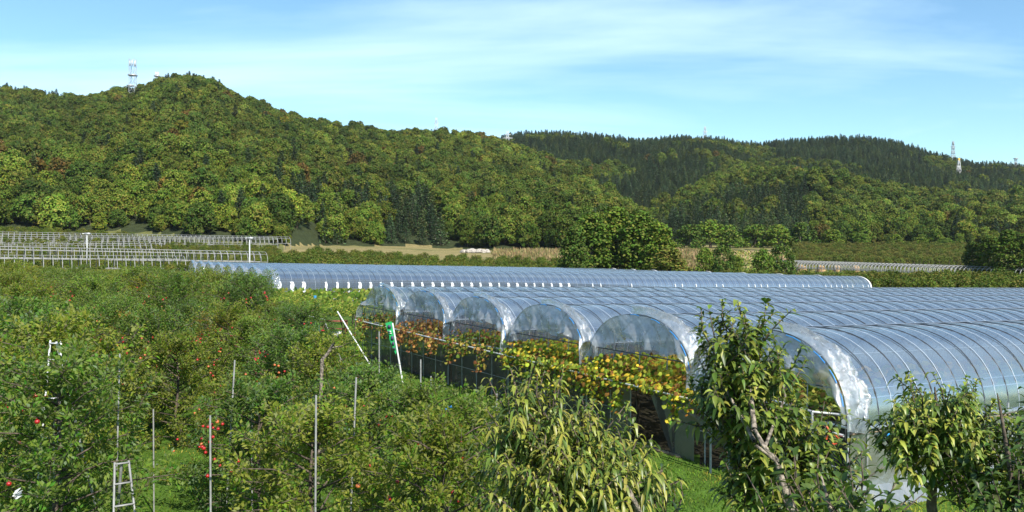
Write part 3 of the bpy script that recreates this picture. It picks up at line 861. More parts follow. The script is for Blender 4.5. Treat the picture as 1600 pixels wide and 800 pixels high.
def bunch(parent, seed, e0=EH, side=0, wide=1.0, q_end=0.52):
    """loose crumpled film gathered along the near half of the end hoop"""
    nA, nB = 90, 22
    V = []
    for i in range(nA):
        a = i / (nA - 1)
        q = q_end * (1 - a)
        s, h = arch(0, q, e0=e0)
        s2, h2 = arch(0, max(q - 0.01, 0), e0=e0); s3, h3 = arch(0, q + 0.01, e0=e0)
        ts_, th_ = s3 - s2, h3 - h2; n_ = math.hypot(ts_, th_); ns, nh_ = -th_ / n_, ts_ / n_
        W = wide * (0.10 + 0.62 * math.sin(min(a * 1.15, 1) * math.pi * 0.5) ** 1.2 * (1 - 0.35 * max(0, a - 0.75) / 0.25))
        for j in range(nB):
            b_ = j / (nB - 1)
            cr = float(vnoise(np.array(a * 9 + seed + b_ * 3), np.array(b_ * 9), seed)) * 0.17 + float(vnoise(np.array(a * 30 + b_ * 6), np.array(b_ * 16 + seed), seed + 2)) * 0.10
            off = 0.05 + 0.16 * math.sin(b_ * math.pi) * wide + cr * min(1, b_ * 4) * (0.4 + a)
            V.append((-0.10 + b_ * W + 0.05 * math.sin(a * 30 + seed) * b_, s + ns * off, h + nh_ * off - 0.05 * a * b_))
    f = [(i * nB + j, (i + 1) * nB + j, (i + 1) * nB + j + 1, i * nB + j + 1) for i in range(nA - 1) for j in range(nB - 1)]
    MB().add(V, f).obj('crumpled_film', M_bunch, parent, smooth=False)
    for q in (0.47, 0.36, 0.24, 0.15, 0.06):
        s, h = arch(0, q + 0.012 * math.sin(seed + q * 9), e0=e0); s2, h2 = arch(0, q + 0.05, e0=e0)
        MB().tube([(-0.12, s, h), (-0.12, (s + s2) / 2, (h + h2) / 2 + 0.02), (-0.12, s2, h2)], 0.013, 6).obj('clip', M_blue, parent)
    return

ORD = ['nearest greenhouse bay, with a wide flap of crumpled film beside the cherry tree', 'second bay from the near corner, film bulging over yellow vine leaves', 'third bay from the near corner, above the drooping vines left of the dark doorway', 'middle bay behind red apples, fourth from the near corner', 'fifth bay from the near corner, brown withered vines hanging in its open end', 'farthest bay of the near greenhouse block, above the green banner']
near_bays = []
for k in range(6):
    e0 = EH - 0.22 if k == 0 else EH
    o = tunnel(k * BW, 0, 74, ORD[k], 'bays of the near greenhouse block', e0=e0, seed=k * 5)
    near_bays.append(o)
    if k == 0:
        end_film(o, 3, e0, low=lambda x: EH + 0.30 + 1.15 * max(0, min(1, (x - 0.05) / 0.55)) ** 1.0 + 0.04 * math.sin(x * 23))
    else:
        end_film(o, k * 3 + 1, diag=0.1 * math.sin(k * 2))
    bunch(o, k + 2, e0, wide=[1.15, 1.25, 0.8, 0.75, 0.55, 0.6][k])
    # inner end brace: one rail across the mouth and uprights
    MB().tube([(0.1, 0.35, EH + 0.62), (0.1, BW - 0.35, EH + 0.62)], 0.018, 5).obj('brace', M_pipe, o)
    for sx in (1.2, 2.4, 3.6):
        MB().tube([(0.1, sx, EH), (0.1, sx, EH + 1.2)], 0.014, 5).obj('upright', M_steel, o)
    MB().tube([(-0.05, 0.0, EH - 0.03 - (0.12 if k == 0 else 0)), (-0.05, BW, EH - 0.03)], 0.028, 6).obj('rail', M_bright, o)
# eave of the near side: rolled film and its batten
V = []; nn = 150
roll = MB().tube([(t_, -0.03 + 0.02 * math.sin(t_ * 3), EH - 0.20 + 0.015 * math.sin(t_ * 5.1)) for t_ in np.linspace(0.2, 74, nn)], 0.055, 7).obj('rolled_film', M_bunch, near_bays[0], True)
MB().box((37, -0.06, EH - 0.29), (74, 0.03, 0.035)).obj('batten', M_wood, near_bays[0])
MB().tube([(t_, 0.12, EH + 0.42) for t_ in (0.3, 74)], 0.016, 5).obj('purlin', M_strap, near_bays[0])

# back block: eight bays, only the nearest one shows its parts
S_B, T_B, L_B = 59.5, 3.9, 76.0
BACKLAB = ['front bay of the back greenhouse block, white flaps along its eave'] + ['%s bay of the back greenhouse block counted from the front' % w_ for w_ in ('second', 'third', 'fourth', 'fifth', 'sixth', 'seventh', 'last')]
for k in range(8):
    Lk = L_B - 2.0 * k if k < 5 else L_B - 14
    o = tunnel(S_B + k * BW, T_B, Lk, BACKLAB[k], 'bays of the back greenhouse block', detail=(k == 0), flaps=(k == 0), seed=90 + k, posts=(k == 0), hoop_sp=1.0 if k == 0 else 2.0)
    bunch(o, k + 20, wide=0.9)
    # pale film cap at the far end
    V = []
    for q in np.linspace(0, 1, 21):
        s, h = arch(0, q); V += [(Lk - 0.16, s, h + 0.04), (Lk + 0.10, s, h + 0.05)]
    MB().add(V, [(2 * i, 2 * i + 1, 2 * i + 3, 2 * i + 2) for i in range(20)]).obj('end_cap', M_white, o, smooth=True)
    V = []
    for q in np.linspace(0, 1, 21):
        s, h = arch(0, q); V += [(0, s, h), (0, s, max(EH - 0.2, h - 1.2))]
    MB().add(V, [(2 * i, 2 * i + 1, 2 * i + 3, 2 * i + 2) for i in range(20)]).obj('end_sheet', M_endfilm, o, smooth=True)
# rails below the eave of the back block
tr = empty('rail_fence', P(S_B - 1.2, T_B - 4, 0), 'long pale double rail below the white flaps of the back greenhouse', 'rail')
for h in (1.55, 1.25):
    a, b_ = P(S_B - 1.2, T_B - 4, h), P(S_B - 1.2, T_B + 74, h)
    MB().tube([a - np.array(tr.location), b_ - np.array(tr.location)], 0.03, 5).obj('rail', M_bright, tr)
for i in range(27):
    a, b_ = P(S_B - 1.2, T_B - 4 + 3 * i, -0.2), P(S_B - 1.2, T_B - 4 + 3 * i, 1.55)
    MB().tube([a - np.array(tr.location), b_ - np.array(tr.location)], 0.03, 5).obj('post', M_bright, tr)

# bare hoop tunnels far left and far right
def bare(px, d, top_py, back, label, group, off=0.0, rot=None, r=0.05, sp=1.1, gap=0):
    x = at(px, d); zt = CAMZ + (HOR - top_py) / FPX * d
    x += D2[0] * off; y = d + D2[1] * off
    o = empty('hoop_tunnel', (x, y, zt - EH - RISE), label, 'tunnel frame', group)
    if rot is None:
        dirv = -D1
    else:
        dirv = np.array(rot)
    # end-to-end slope follows the ground
    x2, y2 = x + dirv[0] * back, y + dirv[1] * back
    slope = (H1(x2, y2) - H1(x, y)) / back
    m = Matrix(((dirv[0], -dirv[1], 0), (dirv[1], dirv[0], 0), (0, 0, 1))).to_4x4() @ Matrix.Rotation(-math.atan(slope), 4, 'Y')
    o.rotation_euler = m.to_euler()
    qs = np.linspace(0, 1, 15)
    hm = MB().tube([(0, *arch(-BW / 2, q)) for q in qs], r, 5).mesh('hoop', M_frame, True)
    for i in range(min(96, int(back / sp))): mesh_obj('hoop', hm, o, (i * sp, 0, 0))
    for q in (0, 0.25, 0.5, 0.75, 1):
        s, h = arch(-BW / 2, q); MB().tube([(0, s, h), (back, s, h)], r * (0.9 if q in (0, 1) else 0.6), 5).obj('purlin', M_frame, o)
    pm = MB().tube([(0, 0, -1.5), (0, 0, EH)], r, 5).mesh('post', M_frame, True)
    for i in range(0, int(back), 4):
        for sgn in (-1, 1): mesh_obj('post', pm, o, (float(i), sgn * BW / 2, 0.0))
    return o
gl_ = 'bare hoop tunnels on the lower left terrace'
bare(412, 151, 393.5, 62, 'bare hoop tunnel on the lower left terrace, front row ending by the white pole', gl_)
bare(412, 151, 393.5, 60, 'bare hoop tunnel on the lower left terrace, second row behind the front one', gl_, off=4.8)
bare(285, 124, 400, 30, 'short bare hoop frame nearest the orchard on the left', gl_)
gu = 'bare hoop tunnels on the upper left terrace'
bare(450, 225, 370, 90, 'longest bare hoop tunnel at the back of the upper left terrace under the trees', gu, r=0.06)
bare(430, 219, 371.5, 85, 'second bare hoop tunnel from the back of the upper left terrace', gu, r=0.06)
for i, (px, d, py) in enumerate(((330, 211, 371), (255, 204, 374), (250, 197, 377), (235, 190, 380))):
    bare(px, d, py, 75, ['bare hoop tunnel in the middle of the upper left terrace', 'bare hoop tunnel of the upper left terrace with its rounded end above the grass', 'second nearest bare hoop tunnel of the upper left terrace', 'nearest bare hoop tunnel of the upper left terrace'][i], gu, r=0.06)
gr = 'bare hoop tunnels on the far right'
bare(1200, 236, 407, 95, 'long bare hoop tunnel on the far right with dark gaps along its foot', gr, rot=(-D2[0], -D2[1]), r=0.075, sp=1.0)
bare(1212, 245, 406, 95, 'rear bare hoop tunnel on the far right behind the long one', gr, rot=(-D2[0], -D2[1]), r=0.075, sp=1.0)

# ------------------------------------------------------------ net walls, doorway, posts of the near block
def wall_panel(mb, pts_, nz=8, amp=0.03, seed=0):
    """cloth panel from a list of (s, t, h_bottom, h_top)"""
    V = []
    for i, (s, t_, hb, ht) in enumerate(pts_):
        for j in range(nz):
            w_ = j / (nz - 1)
            pp = P(s, t_, hb * (1 - w_) + ht * w_)
            n_ = amp * math.sin(i * 1.7 + seed + w_ * 2) + amp * 0.6 * math.sin(i * 0.6 + w_ * 5)
            V.append(pp + np.array([-D1[0], -D1[1], 0]) * n_)
    m_ = len(pts_)
    return mb.add(V, [(i * nz + j, (i + 1) * nz + j, (i + 1) * nz + j + 1, i * nz + j + 1) for i in range(m_ - 1) for j in range(nz - 1)])
def gz(s, t):
    q = P(s, t, 0); return H1(q[0], q[1]) - q[2]
fw = empty('net_wall', P(14, 0, 0), 'dark grey net wall under the open tunnel ends, slit by a doorway', 'net wall')
fwm = np.array(fw.location)
def shift(o): o.location = -fwm; return o
def panel_obj(name, s0, s1, mat, hb=0.0, ht=EH - 0.08, t_=0.06, seed=0, top=None):
    ss_ = np.linspace(s0, s1, max(4, int(abs(s1 - s0) * 5)))
    pts_ = [(s, t_, hb, (top(s) if top else ht)) for s in ss_]
    o = wall_panel(MB(), pts_, seed=seed).obj(name, mat, fw, smooth=True); return shift(o)
panel_obj('net_panel', 8.3, 13.2, M_net, seed=2); panel_obj('net_panel', 13.35, 19.0, M_net, seed=4); panel_obj('net_panel', 19.1, 28.8, M_net, seed=5)
panel_obj('net_curtain', 7.35, 8.25, M_net_pale, seed=7, t_=-0.02)
panel_obj('net_curtain', 4.7, 5.45, M_net_pale, seed=9, t_=-0.02)
panel_obj('net_panel', 0.05, 4.6, M_net, seed=11, hb=0.55)
# curtain pulled back from the doorway: its edge runs from the lintel down to the right
V = []; nq = 14
for i in range(nq):
    w_ = i / (nq - 1)
    s_in = 6.7 - 1.15 * w_ ** 0.8; s_out = 5.35
    for j in range(8):
        q = j / 7; s = s_in * (1 - q) + s_out * q
        pp = P(s, -0.05 - 0.05 * math.sin(q * 9 + w_ * 3), (EH - 0.1) * (1 - w_) + 0.02)
        V.append(pp)
shift(MB().add(V, [(i * 8 + j, i * 8 + j + 1, (i + 1) * 8 + j + 1, (i + 1) * 8 + j) for i in range(nq - 1) for j in range(7)]).obj('drawn_curtain', M_net_pale, fw, True))
# slack hem of folded film, running down across the wall towards the right
V = []
for i in range(30):
    w_ = i / 29; s = 6.7 - 5.2 * w_; h = 1.72 - 1.30 * w_ - 0.12 * math.sin(w_ * math.pi)
    for j, dh in enumerate((0, 0.06, 0.13, 0.18)):
        V.append(P(s, -0.09 - 0.03 * math.sin(j * 2 + i), h + dh))
shift(MB().add(V, [(i * 4 + j, i * 4 + j + 1, (i + 1) * 4 + j + 1, (i + 1) * 4 + j) for i in range(29) for j in range(3)]).obj('folded_hem', M_net_pale, fw, True))
for s in list(np.arange(0.9, 5.0, 0.85)) + [5.45, 7.35] + list(np.arange(8.3, 28.8, 1.2)):
    shift(MB().tube([P(s, -0.03, -0.25), P(s, -0.03, EH - 0.05)], 0.020, 6).obj('post', M_steel, fw))
for h in (0.85,):
    shift(MB().tube([P(8.3, 0, h), P(28.8, 0, h)], 0.014, 5).obj('wire_rail', M_steel, fw)); shift(MB().tube([P(0.1, 0, h), P(4.7, 0, h)], 0.014, 5).obj('wire_rail', M_steel, fw))
shift(MB().tube([P(-0.2, -0.35, EH - 0.25), P(28.9, -0.35, EH - 0.02)], 0.030, 6).obj('front_rail', M_bright, fw))
shift(MB().tube([P(5.2, -0.08, 0.03), P(7.6, -0.08, 0.03)], 0.05, 4).obj('sill', M_wood, fw))
# corner frame standing out of the near bay
cf = empty('pipe_frame', P(1.2, -0.55, 0), 'grey pipe frame jutting out at the near corner of the greenhouse', 'pipe frame')
cm_ = np.array(cf.location)
for a_, b_ in (((0.5, -.5, 2.05), (3.6, -.5, 2.25)), ((0.5, -.5, 0.0), (0.5, -.5, 2.05)), ((3.6, -.5, 0.0), (3.6, -.5, 2.3)), ((1.9, -.5, 0), (1.9, -.5, 3.0)), ((0.5, -.5, 2.05), (0.1, 0.1, 2.0))):
    q = MB().tube([P(*a_), P(*b_)], 0.030, 6).obj('pipe', M_steel, cf); q.location = -cm_
# near side wall
sw = empty('side_wall', P(0, 20, 0), 'wall of weathered clear film below the near eave, posts behind it', 'film wall')
swm = np.array(sw.location)
V = []; ts = np.arange(0.1, 74, 0.33)
for i, t_ in enumerate(ts):
    for j in range(8):
        w_ = j / 7
        pp = P(-0.04 + 0.04 * math.sin(i * 1.3 + w_ * 3) - 0.10 * (w_ < 0.15), t_, 0.05 + (EH - 0.3) * w_)
        V.append(pp)
q = MB().add(V, [(i * 8 + j, i * 8 + j + 1, (i + 1) * 8 + j + 1, (i + 1) * 8 + j) for i in range(len(ts) - 1) for j in range(7)]).obj('side_film', M_side, sw, True); q.location = -swm
V = []
for i, t_ in enumerate(ts):
    for j in range(4):
        w_ = j / 3; V.append(P(-0.35 + 0.25 * w_ + 0.03 * math.sin(i * 1.9), t_, 0.02 + 0.42 * w_ + 0.03 * math.sin(i * .8)))
q = MB().add(V, [(i * 4 + j, i * 4 + j + 1, (i + 1) * 4 + j + 1, (i + 1) * 4 + j) for i in range(len(ts) - 1) for j in range(3)]).obj('ground_skirt', M_skirt, sw, True); q.location = -swm
for i in range(60):
    q = MB().tube([P(-0.10, 0.55 + i * 1.1, -0.2), P(-0.10, 0.55 + i * 1.1, EH - 0.25)], 0.018, 5).obj('post', M_steel, sw); q.location = -swm
for t_ in (1.2, 8.5, 15):
    q = MB().box(P(-0.12, t_, EH - 0.36), (0.07, 0.07, 0.16)).obj('clip', M_blue, sw); q.location = -swm
# orange winch ring at the corner
wr = empty('hose_ring', P(-0.05, -0.5, EH - 0.35), 'coiled orange hose hanging at the near corner of the greenhouse', 'hose')
for k in range(3):
    a_ = np.linspace(0, 2 * np.pi, 17)
    MB().tube(np.stack([0.13 * np.cos(a_) * D1[0] * -1, 0.13 * np.cos(a_) * 0.6 + 0.03 * k, 0.10 * np.sin(a_)], 1), 0.022, 6).obj('coil', M_orange, wr, True)
MB().tube([(-0.02, 0.05, 0.08), (-0.10, 0.08, 0.26), (-0.2, 0.10, 0.30)], 0.02, 6).obj('hose_end', M_orange, wr, True)

# ------------------------------------------------------------ grape vines
VINE_FRONT = [(0.42, 0.29, 0.03), (0.34, 0.17, 0.035), (0.24, 0.12, 0.03), (0.24, 0.28, 0.04), (0.11, 0.19, 0.025), (0.32, 0.31, 0.04), (0.52, 0.40, 0.04), (0.16, 0.08, 0.03), (0.17, 0.24, 0.03)]
VINE_IN = [(0.30, 0.28, 0.05), (0.18, 0.22, 0.03), (0.34, 0.24, 0.06), (0.20, 0.12, 0.04), (0.12, 0.17, 0.03)]
VINE_BROWN = [(0.28, 0.12, 0.05), (0.20, 0.09, 0.04), (0.38, 0.22, 0.07), (0.30, 0.26, 0.06)]
VINE_GREEN = [(0.20, 0.25, 0.04), (0.13, 0.20, 0.03), (0.30, 0.30, 0.06), (0.08, 0.14, 0.02)]
def vine_leaves(mb, pos, size, cols):
    """broad lobed leaves: five-sided, slightly cupped"""
    n_ = len(pos)
    nr_ = unit(np.array([-D1[0] * .8, -D1[1] * .8 - .2, 0.8]) + 0.65 * rng.normal(size=(n_, 3)))
    ax = unit(np.cross(nr_, rng.normal(size=(n_, 3)))); bx = np.cross(nr_, ax)
    sz = size * (0.6 + 0.7 * rng.random((n_, 1)))
    rows = [pos + nr_ * sz * 0.12]
    for k in range(7):
        a = k / 7 * 2 * np.pi; rr_ = (0.5 if k % 2 == 0 else 0.42)
        rows.append(pos + (ax * math.cos(a) + bx * math.sin(a)) * sz * rr_)
    V = np.stack(rows, 1).reshape(-1, 3); k0 = np.arange(n_)[:, None] * 8
    F = np.concatenate([k0 + np.array([0, 1 + k, 1 + (k + 1) % 7]) for k in range(7)])
    c = palette(cols, n_, 0.22); mb.add(V, F, np.concatenate([c] * 7))
VINE_FRONT = [tuple(np.array(c_) * 1.25) for c_ in VINE_FRONT] + [(0.30, 0.38, 0.05), (0.38, 0.42, 0.05)]
def vine(s0, s1, label, front_n, hang, cols, cols_in=VINE_IN, t1=73, inner_n=2600, t_front=-0.35, group='grape vines under the near greenhouse'):
    o = empty('grape_vine', P((s0 + s1) / 2, 2.5, 0), label, 'grape vine', group)
    base = np.array(o.location)
    for k in range(5):
        s = (s0 + s1) / 2 + rng.uniform(-1.5, 1.5); t_ = 1 + k * 2.5
        MB().tube([P(s, t_, -0.1), P(s + .1, t_ + .1, 0.9), P(s - .1, t_ - .2, EH - 0.15), P(s - 1, t_ - 1.0, EH - .05)], [0.05, 0.04, 0.03, 0.015], 6).obj('stem', M_bark, o).location = -base
    lf = MB()
    def add(n_, sa, sb, ta, tb, ha, hb, size, cl):
        s = rng.uniform(sa, sb, n_); t_ = rng.uniform(ta, tb, n_); h = rng.uniform(ha, hb, n_)
        pos = np.stack([CX + D2[0] * s + D1[0] * t_, CY + D2[1] * s + D1[1] * t_, plane_z(t_) + h], 1)
        vine_leaves(lf, pos, size, cl)
    add(int(front_n * 1.2), s0, s1, t_front + .1, 2.4, EH - 0.08, EH + 0.36, 0.125, cols)
    add(front_n // 5, s0, s1, t_front - .1, t_front + 0.4, EH - 0.35, EH + 0.1, 0.125, cols)
    if t1 > 60: add(2600, s0, s1, 2.0, 20.0, EH - 0.05, EH + 0.22, 0.21, cols_in)  # extra canopy leaves, added to shade the interior below
    add(inner_n, s0, s1, 2.0, t1, EH - 0.05, EH + 0.35, 0.30, cols_in)
    for (sc, ln, wd) in hang:
        n_ = int(105 * ln * (0.5 + wd)); h = EH + 0.1 - ln * rng.random(n_)
        s = sc + (rng.normal(size=n_) * wd * 0.4) * (1 - 0.5 * (EH - h) / ln); t_ = t_front - 0.1 + 0.12 * rng.normal(size=n_)
        pos = np.stack([CX + D2[0] * s + D1[0] * t_, CY + D2[1] * s + D1[1] * t_, h], 1)
        vine_leaves(lf, pos, 0.13, cols)
        MB().tube([P(sc, t_front - .1, EH), P(sc + .05, t_front - .12, EH - ln)], 0.008, 4).obj('shoot', M_bark, o).location = -base
    f_ = lf.obj('foliage', M_leaf, o); f_.location = -base; f_['tint'] = [1.0, 1.0, 1.0]
    return o
vine(0.3, 4.7, 'green and yellow grape leaves seen through the open end of the nearest bay', 500, [(2.9, .35, .2)], VINE_GREEN + VINE_IN, t_front=0.4, inner_n=5200)
vine(4.8, 9.5, 'bright yellow and orange grape vine trailing over the dark doorway', 2400, [(5.0, 1.0, .25), (4.4, .6, .3), (6.0, .3, .8), (7.5, 1.15, .35), (8.4, 1.0, .9), (9.2, .9, .7)], VINE_FRONT)
vine(9.6, 14.3, 'yellow green and russet grape vine hanging long shoots left of the doorway', 2200, [(10.2, 1.0, .7), (11.4, .9, .8), (12.6, .8, .7), (13.8, .7, .5)], VINE_FRONT + VINE_GREEN)
vine(14.4, 19.1, 'russet grape vine with sparse shoots over the dark net', 650, [(15.6, 1.0, .4), (17.0, .6, .4), (18.2, 1.0, .3)], VINE_BROWN + VINE_GREEN)
vine(19.2, 23.9, 'withered brown grape vine in the second farthest open end', 900, [(19.8, .9, .5), (21.6, 1.0, .5), (22.9, .8, .5)], VINE_BROWN)
vine(24.0, 28.7, 'brown and yellow grape vine under the farthest bay beside the green banner', 600, [(25.0, .7, .4), (27.8, 1.1, .4)], VINE_BROWN + VINE_GREEN)
# uncovered vines between the two blocks
for k in range(4):
    vine(31.5 + k * 6.3, 37.2 + k * 6.3, ['yellow green grape canopy on the open trellis, part nearest the farthest bay', 'yellow green grape canopy on the open trellis, second part towards the back greenhouse', 'yellow green grape canopy on the open trellis, third part towards the back greenhouse', 'yellow green grape canopy in front of the back greenhouse rail'][k], 2600, [(33 + k * 6.3, .5, .5)], VINE_GREEN, VINE_GREEN, t1=40, inner_n=1800, t_front=-1.4, group='open grape trellis between the greenhouses')
tl_ = empty('grape_trellis', P(44, -1.4, 0), 'open pipe trellis carrying green vines between the two greenhouse blocks', 'trellis')
tb = np.array(tl_.location)
for t_ in (-1.5, 6, 14):
    MB().tube([P(30, t_, EH - .1), P(57, t_, EH - .1)], 0.03, 5).obj('rail', M_bright, tl_).location = -tb
for s in np.arange(31, 58, 2.6):
    MB().tube([P(s, -1.5, -.2), P(s, -1.5, EH - .05)], 0.035, 6).obj('post', M_bright, tl_).location = -tb

# ------------------------------------------------------------ apple orchard
APPLE_COL = [(1.00, 1.95, 0.24), (0.80, 1.60, 0.22), (0.62, 1.35, 0.22), (1.35, 2.20, 0.36), (1.75, 2.40, 0.55)]
def apple_mesh(nleaf, h, w):
    tr_, cr = MB(), MB()
    tr_.tube([(0, 0, -0.2), (0.05, 0.02, h * 0.3), (-0.04, 0.05, h * 0.6), (0, 0, h * 0.93)], [0.06, 0.05, 0.035, 0.01], 7)
    shoots = []
    nb = 34
    for k in range(nb):
        q = 0.10 + 0.88 * k / nb; a = k * 2.4 + rng.random() * 0.6
        ln = w / 2 * (1 - q ** 2.6) ** 0.5 * (0.75 + 0.45 * rng.random()) + 0.15
        d = np.array([math.cos(a), math.sin(a), 0.18 + 0.5 * q])
        p0 = np.array([0, 0, h * q * 0.93]); p1 = p0 + d * ln * 0.55; p2 = p0 + d * ln + np.array([0, 0, -0.12 * ln])
        tr_.tube([p0, p1, p2], [0.022, 0.014, 0.006], 4)
        for m_ in range(7):
            b0 = p0 + (p2 - p0) * (0.22 + 0.78 * rng.random())
            dd = unit(np.array([rng.normal() * .6 + d[0] * .5, rng.normal() * .6 + d[1] * .5, 0.55 + 0.7 * rng.random()]))
            l2 = 0.22 + 0.38 * rng.random() + (0.18 if rng.random() < 0.12 else 0)
            if rng.random() < 0.25: dd[2] *= -0.4
            shoots.append((b0, dd, l2))
    for m_ in range(10):   # leader shoots that break the outline
        a = rng.uniform(0, 6.28); r_ = rng.uniform(0, .35)
        shoots.append((np.array([r_ * math.cos(a), r_ * math.sin(a), h * 0.86]), unit(np.array([rng.normal() * .25, rng.normal() * .25, 1.0])), 0.45 + 0.4 * rng.random()))
    per = nleaf // len(shoots)
    for (b0, dd, l2) in shoots:
        tr_.tube([b0, b0 + dd * l2], [0.006, 0.003], 3)
        m_ = per
        qs = rng.random(m_)[:, None]
        out = unit(np.cross(dd, rng.normal(size=(m_, 3))))
        pos = b0 + dd * l2 * qs + out * (0.02 + 0.13 * rng.random((m_, 1)) ** 1.5)
        ax = unit(out * 0.8 + dd * 0.55 + np.array([0, 0, -0.15]))
        nr_ = unit(np.array([0, 0, 0.8]) + 0.55 * out + 0.35 * rng.normal(size=(m_, 3)))
        c = palette(APPLE_COL, m_, 0.2) * (0.82 + 0.36 * rng.random())
        leaf_quads(cr, pos, ax, nr_, 0.098 * (0.7 + 0.6 * rng.random(m_)), 0.056, c, 0.22)
    return cr.mesh('apple_crown', [M_leaf]), tr_.mesh('apple_trunk', [M_bark])
AV = [apple_mesh(10500, 3.5 + 0.25 * rng.random(), 3.35 + 0.35 * rng.random()) for _ in range(7)]
# the fruit: a dimpled apple with its stalk
def fruit_mesh(mat):
    mb = MB(); n1_, n2 = 12, 8; V = []
    for i in range(n2 + 1):
        a = i / n2 * math.pi; rr_ = 0.042 * math.sin(a) ** 0.8; zz = 0.038 * math.cos(a) - (0.012 * math.exp(-(rr_ / 0.014) ** 2)) * (1 if math.cos(a) > 0 else -1)
        for k in range(n1_): V.append((rr_ * math.cos(k / n1_ * 6.2832), rr_ * math.sin(k / n1_ * 6.2832), zz))
    mb.add(V, [(i * n1_ + k, i * n1_ + (k + 1) % n1_, (i + 1) * n1_ + (k + 1) % n1_, (i + 1) * n1_ + k) for i in range(n2) for k in range(n1_)])
    mb.tube([(0, 0, 0.02), (0.004, 0, 0.06)], 0.003, 4)
    return mb.mesh('apple', mat, True)
FR = fruit_mesh(M_apple); FP = fruit_mesh(M_apple_pale)

LADD = [(-6.9, 13.3), (-20.5, 33)]    # room for the ladders
def orchard_ok(x, y):
    s, t_ = local(x, y)
    if y < 9.8: return False
    if s < 30 and t_ > -4.6: return False
    if s >= 30 and s < 58 and t_ > -3.0: return False
    if s >= 58 and t_ > 1.0: return False
    u = 800 + FPX * x / y
    if u > 775: return False
    if 585 < u < 640 and 25 < y < 37: return False
    if 480 < u < 590 and 31 < y < 52: return False
    if u < -130: return False
    return True
rows = []
sp_r, sp_t = 3.35, 2.75
for i in range(-2, 40):
    for j in range(-30, 12):
        s = i * sp_t + rng.uniform(-.35, .35) + 0.9; t_ = -4.9 - (-j) * 0 + j * sp_r + rng.uniform(-.3, .3)
        x = CX + D2[0] * s + D1[0] * t_; y = CY + D2[1] * s + D1[1] * t_
        if y > 92 or not orchard_ok(x, y): continue
        if rng.random() < (0.10 if y < 24 else 0.06 if y < 40 else 0.02): continue
        rows.append((y, x, i, j))
BOTTOM = [(-25, 10.9), (140, 10.6), (262, 11.0), (420, 10.6), (560, 11.4), (690, 12.0)]
for k, (bpx, bd) in enumerate(BOTTOM):
    bx_ = at(bpx, bd)
    rows = [q for q in rows if math.hypot(q[1] - bx_, q[0] - bd) > 1.7] + [(bd, bx_, k, -999)]
rows.sort()
rjmax = max(q[3] for q in rows)
print('apple trees', len(rows))
def rowword(y, x):
    u = 800 + FPX * x / y
    side = 'far left' if u < 150 else 'left' if u < 350 else 'middle left' if u < 550 else 'middle'
    dep = 'front' if y < 14 else 'second' if y < 20 else 'third' if y < 30 else 'deep' if y < 50 else 'rear'
    return side, dep
T_APP = [(0.160, 0.215, 0.14), (0.190, 0.235, 0.14), (0.140, 0.200, 0.15), (0.210, 0.225, 0.12)]
n_apple = 0
cell = {}
for (y, x, ri, rj) in rows[:300]:
    side, dep = rowword(y, x)
    sl, tl = local(x, y)
    s = rng.uniform(0.86, 1.08) * (0.80 if (tl > -13 and sl < 30) else 1.0) * (0.8 if y > 60 else 1) * (0.88 if (x / y > -0.17 and 20 < y < 42) else 1)
    lab = {'front': 'leafy apple tree at the bottom %s of the orchard, large leaves in close view', 'second': 'leafy apple tree in the near %s part of the orchard behind the front trees',
           'third': 'apple tree in the mid %s part of the orchard', 'deep': 'apple tree in the deeper %s part of the orchard', 'rear': 'small looking apple tree in the rear %s part of the orchard'}[dep] % side
    reddish = (26 < y < 48) and (-13 < x < -5.5)
    if rj == -999: bottomlab = 'large apple tree at the bottom edge of the photo, %s from the left' % nth(ri)
    key = (rj); idx = sum(1 for q in rows if q[3] == rj and q[2] < ri)
    lab = 'apple tree %s in the %s orchard row left of the greenhouse front' % (nth(idx), nth(rjmax - rj)) if rj != -999 else bottomlab
    o = empty('apple_tree', (x, y, H1(x, y) - 0.05), lab + (' bearing red apples' if reddish else ''), 'apple tree', 'apple trees in the orchard, %s %s' % (dep, side), rng.uniform(0, 6.28))
    o.scale = (s, s, s * rng.uniform(0.94, 1.06))
    cme, tme = AV[int(rng.integers(0, len(AV)))]
    c = mesh_obj('crown', cme, o)
    tt = np.array(T_APP[int(rng.integers(0, 4))]) * rng.uniform(0.85, 1.15)
    if y > 45: tt = tt * np.array([1.15, 1.02, 0.9])
    if 30 < y < 36 and -13.5 < x < -11.5: tt = np.array([0.26, 0.17, 0.10])
    c['tint'] = [float(v_) for v_ in tt]
    mesh_obj('trunk', tme, o)
    if y < 60:
        nf = rng.integers(18, 26) if reddish else (rng.integers(4, 9) if y < 14 else rng.integers(10, 18) if y < 26 else rng.integers(9, 18))
        ca = rng.uniform(3.4, 5.9, 3)
        ca = ca - o.rotation_euler[2]
        for k in range(nf):
            a = ca[k % 3] + rng.normal() * 0.12; q = rng.uniform(0.5, 0.93) if k % 3 else rng.uniform(0.62, 0.9)
            rr_ = 1.72 * (1 - q ** 2.6) ** 0.5 + 0.24
            f_ = mesh_obj('apple', FP if rng.random() < (0.08 if reddish else 0.22) else FR, o, (rr_ * math.cos(a), rr_ * math.sin(a), 3.35 * q))
            f_.scale = (rng.uniform(0.85, 1.1),) * 3; n_apple += 1
print('apples', n_apple)

